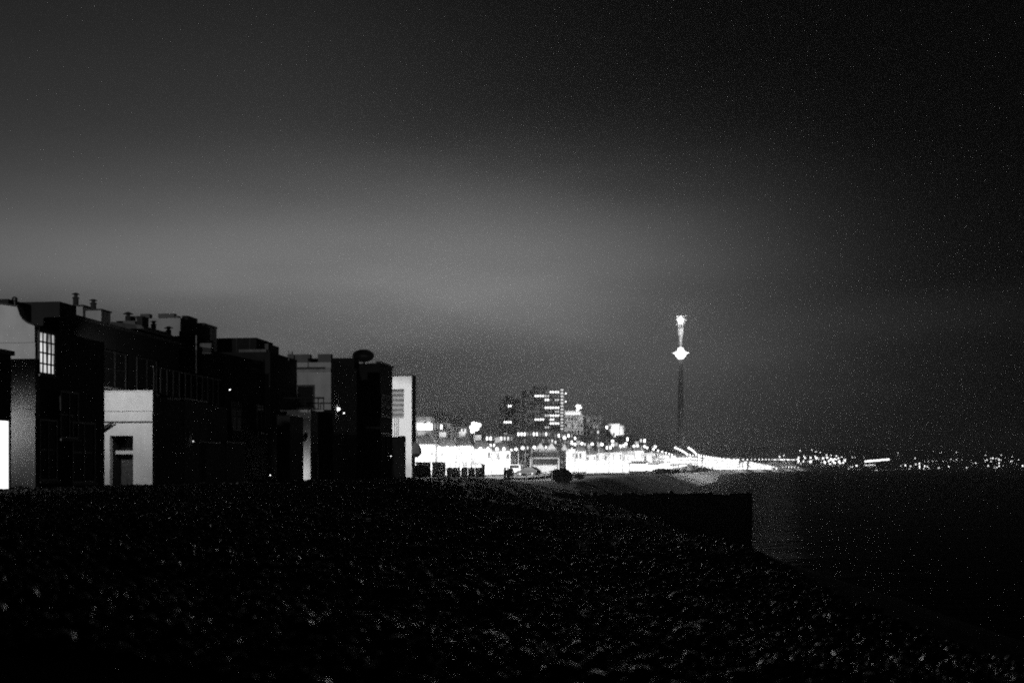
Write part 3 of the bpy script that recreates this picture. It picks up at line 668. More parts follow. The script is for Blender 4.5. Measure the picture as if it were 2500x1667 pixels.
# ------------------------------------------------------------------ seafront terraces
def terrace_proto(w, d, h, fl, bays, m, name, label, group, wins=True):
    """front on local -x ... the front faces +x (the sea)"""
    t = thing(name, (0, 0, 0), label, 'house', group)
    MB().box(-d, 0, 0, w - .02, -1, h).build('wall', m, t, local=True)
    MB().box(-d, .25, 0, w - .02, h + .003, h + .35).build('cornice', 'stone_trim', t, local=True)
    MB().quad_box([(-d, .1, h + .353), (-.3, .1, h + .353), (-.3, w - .12, h + .353), (-d, w - .12, h + .353), (-d + 2, .1, h + 2.2), (-2.4, .1, h + 2.2), (-2.4, w - .12, h + 2.2), (-d + 2, w - .12, h + 2.2)]).build('roof', 'slate', t, local=True)
    MB().box(-d + 3, -d + 4.5, -.3 + w * .5, w * .5 + .4, h + 2.0, h + 3.6).build('chimney', 'town_wall', t, local=True)
    if wins:
        sh_ = h / fl
        for i in range(fl):
            for b_ in range(bays):
                y = w * (b_ + .5) / bays; z = i * sh_ + sh_ * .3
                o = MB().box(.003, .06, y - .5, y + .5, z, z + sh_ * .55).build('window', 'frame_white', t, local=True)
                MB().box(.061, .08, y - .42, y + .42, z + .08, z + sh_ * .55 - .08).build('pane', ('lit_window', 'lit_window_dim')[rnd.random() < .4] if rnd.random() < .7 else 'glass_dark', o, local=True)  # most panes glow, added to make the white band solid
    MB().box(.0, 1.1, .2, w - .2, h / fl * .98, h / fl * .98 + .15).build('balcony', 'stone_trim', t, local=True)
    if not wins:                                                   # bow fronts with glowing panes, added to whiten the glare band
        for b_ in range(2):
            yc = w * (b_ + .5) / 2; o = MB().prism([(.0, yc - 2.1, 0), (1.2, yc - 1.2, 0), (1.2, yc + 1.2, 0), (.0, yc + 2.1, 0)], (0, 0, h * .97)).build('bow_front', m, t, local=True)
            for i in range(fl):
                z = h / fl * i + h / fl * .22; zz = z + h / fl * .62; lt = rnd.choice(('lit_window', 'lit_window_hot', 'lit_window_hot', 'lit_window_dim'))
                MB().quad_box([(.12, yc - 2.06, z), (1.14, yc - 1.28, z), (1.14, yc - 1.2, z), (.12, yc - 1.9, z), (.12, yc - 2.06, zz), (1.14, yc - 1.28, zz), (1.14, yc - 1.2, zz), (.12, yc - 1.9, zz)]).build('pane', lt, o, local=True)
                MB().box(1.203, 1.24, yc - 1.0, yc + 1.0, z, zz).build('pane', lt, o, local=True)
    return t
TG = 'white terraces along the seafront'
T1 = terrace_proto(9, 11, 14, 4, 3, 'stucco', 'terrace_house', 'tall white stucco terrace house on the lamp-lit seafront', TG)
T2 = terrace_proto(11, 11, 17, 4, 2, 'stucco_far', 'terrace_house', 'tall white stucco terrace house on the lamp-lit seafront', TG, False)
def place_terr(proto, x, y, rz, first_):
    o = proto if first_ else copy_tree(proto); o.location = (x, y, land(x, y)); o.rotation_euler = (0, 0, rz); return o
Y = 476; f1 = f2 = True
while Y < 2000:
    w = 9 if Y < 620 else 11
    x = road_x(Y) - 11; dx = (road_x(Y + 10) - road_x(Y)) / 10; rz = -math.atan(dx)
    if abs(Y - 700) < 9 or abs(Y - 830) < 12 or abs(Y - 1180) < 18 or (Y > 1500 and hsh(Y, 2) < .35): Y += w; continue
    if Y < 620: o = place_terr(T1, x, Y, rz, f1); f1 = False
    else: o = place_terr(T2, x, Y, rz, f2); f2 = False
    o.scale = (1, 1, rnd.choice((.75, .9, 1, 1, 1.1)) * (.6 if Y < 620 else .48 + .3 * min(1, (Y - 620) / 600) if Y < 1500 else .8 - .5 * (Y - 1500) / 500))
    Y += w / math.sqrt(1 + dx * dx) if False else w * math.cos(rz)
# row facing us behind the fence
bl = [(1008, 1062, 1085, 205, 'two-storey pale terrace right beside the white end house'), (1062, 1112, 1090, 212, 'pale terrace with a hipped roof behind the board fence'),
      (1112, 1150, 1088, 216, 'pale terrace below the big white floodlight'), (1150, 1200, 1096, 220, 'low pale terrace just past the big white floodlight'), (1200, 1246, 1101, 226, 'lowest pale terrace next to the parked van')]
def block(px0, px1, ytop, Y, depth, lab, m='town_wall', cat='building', name='town_building', fl=4, bays=4, lit=(), roof='flat', wz=True, hz0=None, glow='lit_window', group=None, rh=3.2):
    a, b = at(px0, ytop, Y), at(px1, ytop, Y); z0 = land((a.x + b.x) / 2, Y) - .5; h = a.z
    t = thing(name, Vector(((a.x + b.x) / 2, Y, z0)), lab, cat, group)
    MB().box(a.x, b.x, Y, Y + depth, z0, h).build('wall', m, t)
    if roof == 'flat':
        MB().box(a.x - .2, b.x + .2, Y - .2, Y + depth, h + .003, h + .4).build('parapet', m, t)
    else:
        mid = (a.x + b.x) / 2; q = .28 * (b.x - a.x)
        MB().quad_box([(a.x - .3, Y - .3, h + .003), (b.x + .3, Y - .3, h + .003), (b.x + .3, Y + depth, h + .003), (a.x - .3, Y + depth, h + .003), (a.x + q, Y + 2.5, h + rh), (b.x - q, Y + 2.5, h + rh), (b.x - q, Y + depth - 2.5, h + rh), (a.x + q, Y + depth - 2.5, h + rh)]).build('roof', 'slate', t)
        MB().box(a.x + q * .6, a.x + q * .6 + 1.2, Y + 3, Y + 4, h + rh * .3, h + rh + 1.1).build('chimney', 'town_dark', t)
    if wz:
        W_ = b.x - a.x; sh_ = (h - z0 - .5) / fl
        for i in range(fl):
            for j in range(bays):
                x = a.x + W_ * (j + .5) / bays; z = z0 + .5 + i * sh_ + sh_ * .3; ww = min(.7, W_ / bays * .3)
                lt = (i, j) in lit
                o = MB().box(x - ww, x + ww, Y - .06, Y - .003, z, z + sh_ * .5).build('window', 'frame_white' if not lt else 'frame_dark', t)
                MB().box(x - ww + .08, x + ww - .08, Y - .08, Y - .061, z + .06, z + sh_ * .5 - .06).build('pane', glow if lt else rnd.choices(('lit_window_dim', 'pane_glow_faint', 'glass_dark'), (.1, .3, .6))[0], o)  # random glowing panes added to lift the dark walls
    return t
for (p0, p1, yt, Y, lab) in bl:
    block(p0, p1, yt, Y, 10, lab, 'stucco', 'house', 'terrace_house', 2, 4, [(1, 2), (0, 0), (0, 1), (0, 3), (1, 0)], 'hip', glow='lit_window_hot', rh=1.7)  # glowing panes added to keep the band of glare solid
block(1004, 1052, 1022, 244, 12, 'pale three-storey block under a blazing light box', 'town_wall', fl=4, bays=5, lit=[(2, 2), (1, 1), (2, 3), (1, 4)], glow='lit_window_hot')
# sign-bright upper window of the first terrace
o = MB().box(at(1019, 0, 243.8).x, at(1055, 0, 243.8).x, 243.6, 243.85, at(0, 1049, 243.8).z, at(0, 1034, 243.8).z)
t = thing('lit_sign', at(1037, 1049, 243.7), 'wide blazing white light box high on the pale three-storey block', 'sign'); o.build('light_box', 'lit_window_hot', t)
MB().box(at(1018, 0, 243.8).x, at(1056, 0, 243.8).x, 243.855, 243.99, at(0, 1050, 243.8).z, at(0, 1033, 243.8).z).build('backing', 'metal_dark', t)
# big floodlight
def mast_light(px, py, Y, r, power, lab, m='lamp_far'):
    p = at(px, py, Y); z0 = land(p.x, Y); t = thing('floodlight_mast', Vector((p.x, Y, z0)), lab, 'floodlight')
    MB().tube((p.x, Y + .3, z0 - .3), (p.x, Y + .3, p.z), .15, .09).build('post', 'metal_dark', t)
    for i_ in range(9):                                            # scattered lamps on short arms, added to imitate a soft glow
        q_ = r * (.15 + .95 * hsh(i_, px)); t_ = i_ * 2.4; c_ = Vector((p.x + q_ * math.cos(t_), Y, p.z + q_ * math.sin(t_)))
        MB().lathe(c_ - Vector((0, 0, r * .3)), [(r * .12, 0), (r * .3, r * .2), (r * .3, r * .4), (r * .12, r * .6)], 8).build('lantern', m, t)
        MB().tube((p.x, Y + .3, p.z), c_ + Vector((0, .2, 0)), .05, n=5).build('arm', 'metal_dark', t)
    if power: link_light('floodlight_glow', point('floodlight_glow', power, r), (0, -r - .3, p.z - z0), t)
    return t
mast_light(1158, 1042, 300, 1.5, 26000, 'very bright white floodlight on a mast above the terraces')
mast_light(1412, 995, 620, 1.4, 30000, 'bright light on a mast at the end of the lit roof terrace')
# dark mass of mid-distance town
block(1046, 1100, 1031, 330, 14, 'dark slate-roofed block left of the big floodlight', 'town_wall', fl=5, bays=6, lit=[(4, 1), (4, 3)], roof='hip')
block(1098, 1140, 1042, 340, 14, 'dark low-roofed block standing under the big floodlight', 'town_wall', fl=5, bays=5, lit=[(2, 2)], roof='hip')
block(1185, 1262, 1062, 380, 16, 'dark terrace with a line of small lit upper windows below the slim tower', 'town_dark', fl=5, bays=9, lit=[(4, 0), (4, 1), (3, 1), (4, 4), (3, 2), (3, 3)], roof='flat', glow='lit_window_hot')
wide_block = block(1262, 1352, 1052, 400, 18, 'wide dark block with a domed roof and a row of small lit windows', 'town_dark', fl=6, bays=12, lit=[(5, 0), (5, 1), (5, 2), (5, 5), (5, 6), (5, 9), (3, 9), (3, 8)], roof='flat', glow='lit_window_hot')
block(1352, 1400, 1056, 405, 18, 'dark square block next to the domed roof with three lit rooms', 'town_dark', fl=6, bays=6, lit=[(5, 1), (5, 4), (4, 5)], roof='flat', glow='lit_window_hot')
# mansard dome roof on the wide block
a, b = at(1268, 1052, 402), at(1326, 1052, 402); z0 = a.z + .41; z1 = at(0, 1041, 402).z
pts = [(a.x, z0), (a.x + .9, z0 + (z1 - z0) * .55), (a.x + 2.3, z1), (b.x - .9, z1), (b.x - .3, z0 + (z1 - z0) * .5), (b.x, z0)]
MB().prism([(x, 402, z) for x, z in pts], (0, 12, 0)).build('mansard_roof', 'slate', wide_block)
MB().box(a.x - .1, b.x + .1, 401.7, 414, z0 - .005 + .01, z0 + .12).build('gutter', 'metal_dark', wide_block)
# ------------------------------------------------------------------ towers
def tower(name, px0, px1, ytop, Y, depth, fl, bays, lab, lit, m='concrete', slabs=True):
    a, b = at(px0, ytop, Y), at(px1, ytop, Y); z0 = land(a.x, Y); h = a.z; sh_ = (h - z0) / fl; W_ = b.x - a.x
    t = thing(name, Vector(((a.x + b.x) / 2, Y, z0)), lab, 'tower block')
    MB().box(a.x, b.x, Y, Y + depth, z0, h).build('wall', m, t); MB().box(a.x - .2, b.x + .2, Y - .3, Y + depth, h + .003, h + .8).build('parapet', m, t)
    MB().box(a.x + W_ * .25, a.x + W_ * .65, Y + 3, Y + 9, h + .81, h + 3.2).build('plant_room', m, t)
    fmin = max(0, int(fl * .42))
    for i in range(fmin, fl):
        z = z0 + i * sh_
        if slabs: MB().box(a.x, b.x, Y - 1.1, Y - .002, z - .1, z + .18).build('balcony', 'render_white', t)
        for j in range(bays):
            x = a.x + W_ * (j + .5) / bays; ww = W_ / bays * .3
            k_ = lit.get((fl - 1 - i, j // 2)) or ('pane_glow_faint' if rnd.random() < .4 else None)  # random faint panes added to make the tower greyer
            o = MB().box(x - ww, x + ww, Y - .1, Y - .003, z + .9, z + sh_ - .45).build('window', 'frame_dark', t)
            MB().box(x - ww + .06, x + ww - .06, Y - .14, Y - .101, z + .95, z + sh_ - .5).build('pane', k_ or 'glass_dark', o)
    return t, a, b, z0, h
H_, D_, f_ = 'lit_window_hot', 'lit_window_dim', 'pane_glow_faint'
tower('tower_block', 1219, 1270, 977, 760, 14, 17, 10, 'slim grey tower block with only a few lit windows', {(1, 2): H_, (5, 1): H_, (5, 2): H_, (8, 1): D_, (3, 4): f_, (4, 4): f_, (6, 4): f_, (7, 4): f_, (9, 4): f_, (10, 2): H_})
tl = {(0, 5): H_, (0, 6): H_, (1, 2): H_, (1, 3): H_, (1, 4): D_, (2, 4): H_, (2, 6): D_, (4, 4): H_, (4, 5): H_, (4, 6): H_, (5, 6): D_, (6, 4): D_, (6, 5): H_, (6, 6): H_, (7, 5): H_, (7, 2): H_, (7, 3): H_, (8, 5): H_, (8, 6): H_, (9, 4): D_}
tt, a, b, z0, h = tower('tower_block', 1280, 1366, 953, 720, 16, 20, 14, 'broad tower block with bright window rows and a lit stair strip', tl)
a2, b2 = at(1368, 947, 719), at(1376, 947, 719)
MB().box(a2.x, b2.x, 719, 730, z0, a2.z).build('stair_shaft', 'concrete', tt)
for i in range(24):
    z = a2.z - .8 - i * 2.05; MB().box(a2.x + .25, b2.x - .25, 718.8, 718.997, z - .8, z).build('stair_window', 'lit_window_dim', tt)
a3, b3 = at(1278, 955, 721), at(1283, 955, 721); MB().box(a3.x - .8, a.x - .003, 719, 735, z0, a3.z).build('side_shaft', 'render_grey', tt)
for px, py in ((1381, 962), (1381, 982)): p = at(px, py, 718); MB().lathe(p, [(.2, 0), (.45, .4), (.2, .8)]).build('wall_lamp', 'lamp_dim', tt)
# lit roof terrace right of the tower
t = block(1378, 1424, 1014, 640, 16, 'dark mid-rise block with a brightly lit roof terrace beside the broad tower', 'town_wall', fl=8, bays=6, lit=[(3, 0), (4, 4)])
for i in range(6):
    p = at(1384 + i * 6, 1011, 640); MB().lathe(p, [(.25, 0), (.4, .3), (.2, .7)]).build('roof_lamp', 'lamp_dim', t)
MB().box(at(1380, 0, 640).x, at(1420, 0, 640).x, 645, 645.4, at(0, 1013, 645).z, at(0, 1003, 645).z).build('roof_screen', 'render_white', t)
link_light('roof_light', point('roof_light', 2500, .4), Vector(at(1398, 1006, 641)) - t.location, t)
block(1424, 1470, 1019, 660, 16, 'dark mid-rise block without lit roof next to the roof terrace', 'town_wall', fl=8, bays=6, lit=[(5, 4)])
t = block(1468, 1512, 1036, 560, 14, 'mid-rise block with a floodlit white rounded corner', 'stucco', fl=7, bays=5, lit=[(6, 1), (3, 1), (2, 1), (3, 2), (2, 2), (5, 0), (1, 1)], glow='lit_window_hot')
cxn = at(1512, 1040, 566); MB().lathe((cxn.x, 566, land(cxn.x, 566)), [(2.6, 0), (2.6, cxn.z - land(cxn.x, 566)), (2.2, cxn.z - land(cxn.x, 566) + .6)], 16).build('rounded_bay', 'stucco', t)
p = at(1506, 1068, 555); link_light('facade_light', spot('facade_light', 12000, 90, .6, .3), Vector((p.x + 1, 556, p.z)) - t.location, t, (cxn.x - .5, 564, p.z + 7))
block(1510, 1545, 1064, 540, 14, 'pale low block stepping down below the rounded corner', 'stucco', fl=5, bays=4, lit=[(4, 2), (3, 0), (2, 1)], glow='lit_window_hot')
t = block(1543, 1578, 1068, 520, 14, 'white corner building glowing at its seaward edge', 'stucco', fl=5, bays=4, lit=[(4, 3), (3, 3), (2, 3)], glow='lit_window_hot')
p = at(1582, 1100, 515); link_light('facade_light', spot('facade_light', 15000, 140, .6, .3), Vector((p.x, 514, p.z)) - t.location, t, (at(1572, 0, 520).x, 520, p.z + 2))
block(1400, 1440, 1063, 470, 14, 'dark block with a cluster of lit rooms behind the gabled pavilion', 'town_wall', fl=6, bays=5, lit=[(4, 0), (5, 0), (3, 1)], glow='lit_window_hot')
block(1440, 1480, 1048, 480, 14, 'taller dark block with two lit rooms by the rounded corner', 'town_wall', fl=7, bays=5, lit=[(4, 2), (4, 3), (3, 3)], glow='lit_window_hot')
# ------------------------------------------------------------------ gabled pavilion
PY = 255
pv = thing('pavilion', at(1330, 1157, PY), 'twin-gabled seafront pavilion with a dark balcony band', 'pavilion')
g = lambda px, py, Y=PY: at(px, py, Y)
a, b = g(1294, 1100), g(1366, 1100); zb = land(a.x, PY) - .3
MB().box(a.x, b.x, PY, PY + 9, zb, g(0, 1118).z).build('wall', 'town_wall', pv)
MB().box(a.x + .1, b.x - .1, PY + 1.2, PY + 9, g(0, 1118).z + .003, a.z).build('upper_wall', 'render_grey', pv)
for c, w in ((1320, 14), (1347, 14), (1378, 9)):
    l_, r_, pk = g(c - w, 1099), g(c + w, 1099), g(c, 1081)
    MB().prism([l_ + Vector((0, .9, .004)), r_ + Vector((0, .9, .004)), pk + Vector((0, .9, 0))], (0, 8, 0)).build('gable', 'render_white', pv)
    for q0, q1 in ((l_, pk), (pk, r_)):
        MB().quad_box([q0 + Vector((0, .5, .02)), q1 + Vector((0, .5, .02)), q1 + Vector((0, 9, .02)), q0 + Vector((0, 9, .02)), q0 + Vector((0, .5, .2)), q1 + Vector((0, .5, .2)), q1 + Vector((0, 9, .2)), q0 + Vector((0, 9, .2))]).build('roof', 'slate', pv)
MB().box(a.x, b.x, PY - .8, PY - .003, g(0, 1119).z, g(0, 1117).z + .1).build('balcony', 'render_grey', pv)
MB().box(a.x + .6, b.x - .4, PY - .12, PY - .003, g(0, 1134).z, g(0, 1120).z).build('window_band', 'glass_dark', pv)
MB().box(a.x + .6, b.x - .6, PY - .5, PY - .003, g(0, 1153).z, g(0, 1136).z).build('front_panel', 'render_white', pv)
for i in range(7):
    x = a.x + .3 + (b.x - a.x - .6) * i / 6; MB().tube((x, PY - .7, g(0, 1117).z + .1), (x, PY - .7, g(0, 1109).z), .04).build('baluster', 'metal_dark', pv)
MB().tube((a.x, PY - .7, g(0, 1109).z), (b.x, PY - .7, g(0, 1109).z), .05).build('handrail', 'metal_dark', pv)
p = g(1334, 1150, PY - 6); link_light('lamp_beam', spot('pavilion_fill', 3500, 140, .6, .2), p - pv.location, pv, g(1334, 1120))  # added spot without a fitting, brightens the pavilion gables
for px, Y in ((1368, 262), (1388, 318), (1412, 322), (1438, 326), (1462, 332), (1488, 340), (1514, 347), (1540, 354), (1566, 360), (1592, 364)):
    p = at(px, 1150, Y); p.z = land(p.x, Y); lo = lamp_at(FP, p, rnd.uniform(-.4, .4), MSPOT, 8.5, 1.0, 'glowing street lamp standing beside the gabled pavilion' if px < 1375 else 'glowing street lamp before the small pale houses past the pavilion')
    link_light('lamp_beam', MDOWN, (1.5, 0, 7.6), lo)
# small pale houses catching the lamps right of the pavilion
HR = ['just right of the gabled pavilion', 'second right of the gabled pavilion', 'below the block with the cluster of lit rooms', 'below the taller dark block', 'below the floodlit rounded corner', 'between the rounded corner and the stepped block', 'below the low stepped block', 'below the white corner building', 'at the seaward end of the small pale houses']
px = 1382
for i in range(9):
    wpx = 20 + 9 * hsh(i, 4); yt = 1099 + 11 * hsh(i, 7); Yh = 326 + i * 5.5 + 4 * hsh(i, 2)
    block(px, px + wpx - 1, yt, Yh, 8, 'small pale hip-roofed house ' + HR[i], ('stucco', 'town_wall')[i % 3 == 1], 'house', 'small_house', 2, 3, [(0, 0), (0, 1), (0, 2), (1, 1)][:2 + i % 3], 'hip' if i % 4 else 'flat', glow='lit_window_hot', rh=1.9)  # glowing panes added to thicken the white band
    px += wpx
# added glowing huts along the shore, filling the glare under the mast
KG = 'added glowing huts along the far shore'
def glowbox_proto(w):
    t = thing('glowbox', (0, 0, 0), 'added hut-like kiosk in the glowing row along the far shore', 'glowbox', KG)
    MB().box(-w / 2, w / 2, .6, 2.6, -.6, 2.35).build('wall', 'stucco', t, local=True)
    MB().box(-w / 2, -w / 2 + .1, 0, .597, -.6, 2.35).build('side_wall', 'stucco', t, local=True); MB().box(w / 2 - .1, w / 2, 0, .597, -.6, 2.35).build('side_wall', 'stucco', t, local=True)
    MB().quad_box([(-w / 2 - .2, -.5, 2.36), (w / 2 + .2, -.5, 2.36), (w / 2 + .2, 2.8, 2.5), (-w / 2 - .2, 2.8, 2.5), (-w / 2 - .2, -.5, 2.46), (w / 2 + .2, -.5, 2.46), (w / 2 + .2, 2.8, 2.7), (-w / 2 - .2, 2.8, 2.7)]).build('roof', 'slate', t, local=True)
    MB().box(-w / 2 + .12, w / 2 - .12, .5, .597, .1, 2.25).build('glow_panel', 'lit_window_hot', t, local=True)
    MB().box(-w / 2 + .1, w / 2 - .1, .05, .4, -.6, .75).build('counter', 'timber_paint', t, local=True)
    for q in (-.3, .05, .36): MB().lathe((w * q, -.3, 2.2), [(.05, -.16), (.14, -.05), (.1, .1)], 6).build('glow_bead', 'lamp_far', t, local=True)
    return t
KP = glowbox_proto(4.2); Y = 292; kf = True
while Y < 1500:
    x = shore(Y) - 14 - 5 * hsh(Y, 1); o = KP if kf else copy_tree(KP); kf = False
    o.location = (x, Y, land(x, Y)); o.rotation_euler = (0, 0, -.1 + .35 * hsh(Y, 6)); o.scale = (1, 1, .85 + .5 * hsh(Y, 8))
    Y += 9 + Y * .016
# ------------------------------------------------------------------ vehicles
def vehicle(name, loc, rz, L_, Wd, Hb, Hr, paint, lab, cat, van=False):
    t = thing(name, loc, lab, cat, rz=rz); hw = Wd / 2
    if van: prof = [(-L_/2, .35), (L_/2, .35), (L_/2, .95), (L_/2 - .35, 1.1), (L_/2 - 1.1, Hr), (-L_/2 + .05, Hr), (-L_/2, Hr - .15)]
    else: prof = [(-L_/2, .35), (L_/2, .35), (L_/2, .72), (L_/2 - .3, Hb), (L_/2 - 1.15, Hb + .03), (L_/2 - 1.9, Hr), (-L_/2 + .9, Hr), (-L_/2 + .15, Hb + .12), (-L_/2, Hb - .2)]
    mb = MB(); n_ = len(prof)
    for s, k_ in ((-1, .92), (-1, 1), (1, 1), (1, .92)): 
        for (x, z) in prof:
            inset = (1 if z < Hb + .05 else .86) if not van else (1 if z < 1.2 else .93)
            mb.v.append(Vector((x * (.985 if k_ < 1 else 1), s * hw * inset * (1 if k_ == 1 else 1), z if k_ == 1 else z)) + Vector((0, -s * .0 if k_ == 1 else s * .03, 0)))
    for r in range(3): mb.f += [(r*n_+i, r*n_+(i+1) % n_, (r+1)*n_+(i+1) % n_, (r+1)*n_+i) for i in range(n_)]
    mb.f += [tuple(range(n_)), tuple(3*n_ + i for i in reversed(range(n_)))]
    mb.build('body', paint, t, local=True)
    zr0, zr1 = (Hb + .16, Hr - .12) if not van else (1.25, Hr - .2)
    xr = -L_/2 - .012 if van else None
    if van: MB().box(-L_/2 - .015, -L_/2 + .02, -hw * .75, hw * .75, zr0, zr1).build('rear_window', 'glass_dark', t, local=True)
    else: MB().quad_box([(-L_/2 + .19, -hw*.74, Hb+.17), (-L_/2 + .19, hw*.74, Hb+.17), (-L_/2+.24, hw*.74, Hb+.16), (-L_/2+.24, -hw*.74, Hb+.16), (-L_/2 + .8, -hw*.68, Hr-.06), (-L_/2 + .8, hw*.68, Hr-.06), (-L_/2+.86, hw*.68, Hr-.07), (-L_/2+.86, -hw*.68, Hr-.07)]).build('rear_window', 'glass_dark', t, local=True)
    for x in (-L_ * .31, L_ * .31):
        for s in (-1, 1):
            w = MB().tube((x, s * (hw - .2), .32), (x, s * (hw + .02), .32), .32, n=16).build('wheel', 'rubber', t, local=True)
            MB().tube((x, s * (hw + .02), .32), (x, s * (hw + .03), .32), .2, n=12).build('rim', 'metal_pale', w, local=True)
    for s in (-1, 1):
        MB().box(-L_/2 - .03, -L_/2 + .03, s * hw * .82 - .09, s * hw * .82 + .09, .75, .92).build('tail_light', 'metal_pale', t, local=True)
    MB().box(-L_/2 - .06, -L_/2 + .02, -hw * .92, hw * .92, .36, .55).build('bumper', 'rubber', t, local=True)
    return t
p = at(1262, 1168, 196); p.z = land(p.x, p.y) + .02; vehicle('van', p, R(82), 4.6, 1.85, 1.1, 1.95, 'van_paint', 'white van parked on the lamp-lit seafront near standing people', 'van', True)
p = at(1291, 1168, 185); p.z = land(p.x, p.y) + .02; vehicle('parked_car', p, R(150), 3.7, 1.7, .85, 1.42, 'car_paint', 'dark hatchback parked between the white van and the dark bush', 'car')
# ------------------------------------------------------------------ people
def person(px, Y, h, lab, face=0, step=.12):
    x = (px - CX) / F * Y; z = land(x, Y)
    s = h / 1.72
    P = {'pel': (0, 0, .95), 'wst': (0, 0, 1.12), 'chs': (0, .01, 1.34), 'nck': (0, .01, 1.47), 'hd0': (0, -.01, 1.56), 'hd1': (0, -.015, 1.66),
         'hpl': (-.1, 0, .9), 'knl': (-.12, -step * .4, .5), 'anl': (-.13, -step * .2, .09), 'tol': (-.15, -step * .2 - .16, .04),
         'hpr': (.1, 0, .9), 'knr': (.12, step * .2, .5), 'anr': (.13, step, .09), 'tor': (.15, step - .16, .04),
         'shl': (-.19, .01, 1.4), 'ell': (-.25, .03, 1.12), 'wrl': (-.2, -.08, .92), 'hal': (-.19, -.1, .84), 'shr': (.19, .01, 1.4), 'elr': (.26, .03, 1.12), 'wrr': (.2, -.08, .92), 'har': (.19, -.1, .84)}
    Rr = {'pel': .17, 'wst': .165, 'chs': .18, 'nck': .062, 'hd0': .09, 'hd1': .095, 'hpl': .1, 'knl': .075, 'anl': .055, 'tol': .045, 'hpr': .1, 'knr': .075, 'anr': .055, 'tor': .045,
          'shl': .085, 'ell': .065, 'wrl': .045, 'hal': .04, 'shr': .085, 'elr': .065, 'wrr': .045, 'har': .04}
    E = [('pel', 'wst'), ('wst', 'chs'), ('chs', 'nck'), ('nck', 'hd0'), ('hd0', 'hd1'), ('pel', 'hpl'), ('hpl', 'knl'), ('knl', 'anl'), ('anl', 'tol'), ('pel', 'hpr'), ('hpr', 'knr'), ('knr', 'anr'), ('anr', 'tor'),
         ('chs', 'shl'), ('shl', 'ell'), ('ell', 'wrl'), ('wrl', 'hal'), ('chs', 'shr'), ('shr', 'elr'), ('elr', 'wrr'), ('wrr', 'har')]
    ks = list(P); me = bpy.data.meshes.new('person'); me.from_pydata([tuple(q * s for q in P[k_]) for k_ in ks], [(ks.index(a_), ks.index(b_)) for a_, b_ in E], [])
    o = bpy.data.objects.new('person', me); COL.objects.link(o)
    m_ = o.modifiers.new('skin', 'SKIN')
    sl_ = me.skin_vertices[0].data if me.skin_vertices else None
    if sl_ is None:
        import bmesh
        bm = bmesh.new(); bm.from_mesh(me); bm.verts.layers.skin.verify(); bm.to_mesh(me); bm.free(); sl_ = me.skin_vertices[0].data
    for i, k_ in enumerate(ks):
        q = Rr[k_] * s; sl_[i].radius = (q, q * (.72 if k_ in ('chs', 'wst', 'pel') else 1)); sl_[i].use_root = (k_ == 'pel')
    m2 = o.modifiers.new('sub', 'SUBSURF'); m2.levels = 2; m2.render_levels = 2
    me.materials.append(MATS['cloth_dark']); o.location = (x, Y, z); o.rotation_euler = (0, 0, face)
    tag(o, lab, 'person')
    hr = MB().lathe((0, .01 * s, 1.6 * s), [(.1 * s, 0), (.112 * s, .05 * s), (.1 * s, .12 * s), (.05 * s, .155 * s)], 12).build('hair', 'rubber', o, smooth=True, local=True)
    hat = MB().lathe((0, 0, 1.66 * s), [(.16 * s, 0), (.16 * s, .015 * s), (.1 * s, .02 * s), (.095 * s, .1 * s), (.06 * s, .12 * s)], 12).build('hat', 'cloth_dark', o, local=True) if face == 0 else None
    return o
person(1247, 106, 1.7, 'person in dark clothes and a brimmed hat standing on the shingle by the van')
person(1240, 122, 1.68, 'person in dark coat standing just past the one in the hat', 1.2, .05)
person(1233, 126, 1.62, 'shorter person in dark clothes at the edge of the standing group', -1.0, .05)
# ------------------------------------------------------------------ bushes
def bush(px, py, Y, w, h, lab, nleaf=900, name='bush', ls=.09):
    c = at(px, py, Y); c.z = land(c.x, Y) - .05; t = thing(name, c, lab, 'bush'); r = random.Random(int(px)); mb = MB()
    lobes = [(r.uniform(-.34, .34) * w, r.uniform(-.3, .3) * w * .6, r.uniform(.3, .66) * h, r.uniform(.25, .36) * w) for _ in range(7)] + [(0, 0, .45 * h, .36 * w)]
    for _ in range(nleaf):
        lx, ly, lz, lr = r.choice(lobes); d_ = Vector((r.gauss(0, 1), r.gauss(0, 1), r.gauss(0, 1) )).normalized() * lr * r.uniform(.6, 1.04)
        p = c + Vector((lx, ly, 0)) + Vector((d_.x, d_.y, max(.02, lz + d_.z * h / w * 1.1)))
        a_ = Vector((r.gauss(0, 1), r.gauss(0, 1), r.gauss(0, 1))).normalized(); b_ = a_.orthogonal().normalized(); q = ls * r.uniform(.6, 1.4)
        i = len(mb.v); mb.v += [p - a_ * q, p + b_ * q * .5, p + a_ * q, p - b_ * q * .5]; mb.f.append((i, i+1, i+2, i+3))
    o = mb.build('crown', 'leaf', t); o['kind'] = 'stuff'
    core = MB().lathe(c, [(.3 * w, 0), (.38 * w, .3 * h), (.3 * w, .62 * h), (.12 * w, .8 * h)], 9); core.build('inner_growth', 'leaf', t)
    for _ in range(4): MB().tube(c, c + Vector((r.uniform(-.3, .3) * w, r.uniform(-.2, .2) * w, .6 * h)), .04, .015, 6).build('stem', 'bark', t)
bush(1373, 1165, 132, 2.5, 2.0, 'broad dark rounded bush before the pavilion', 4200)
bush(1413, 1165, 150, 1.4, .9, 'small ragged bush right of the broad dark bush', 700)
k = 0
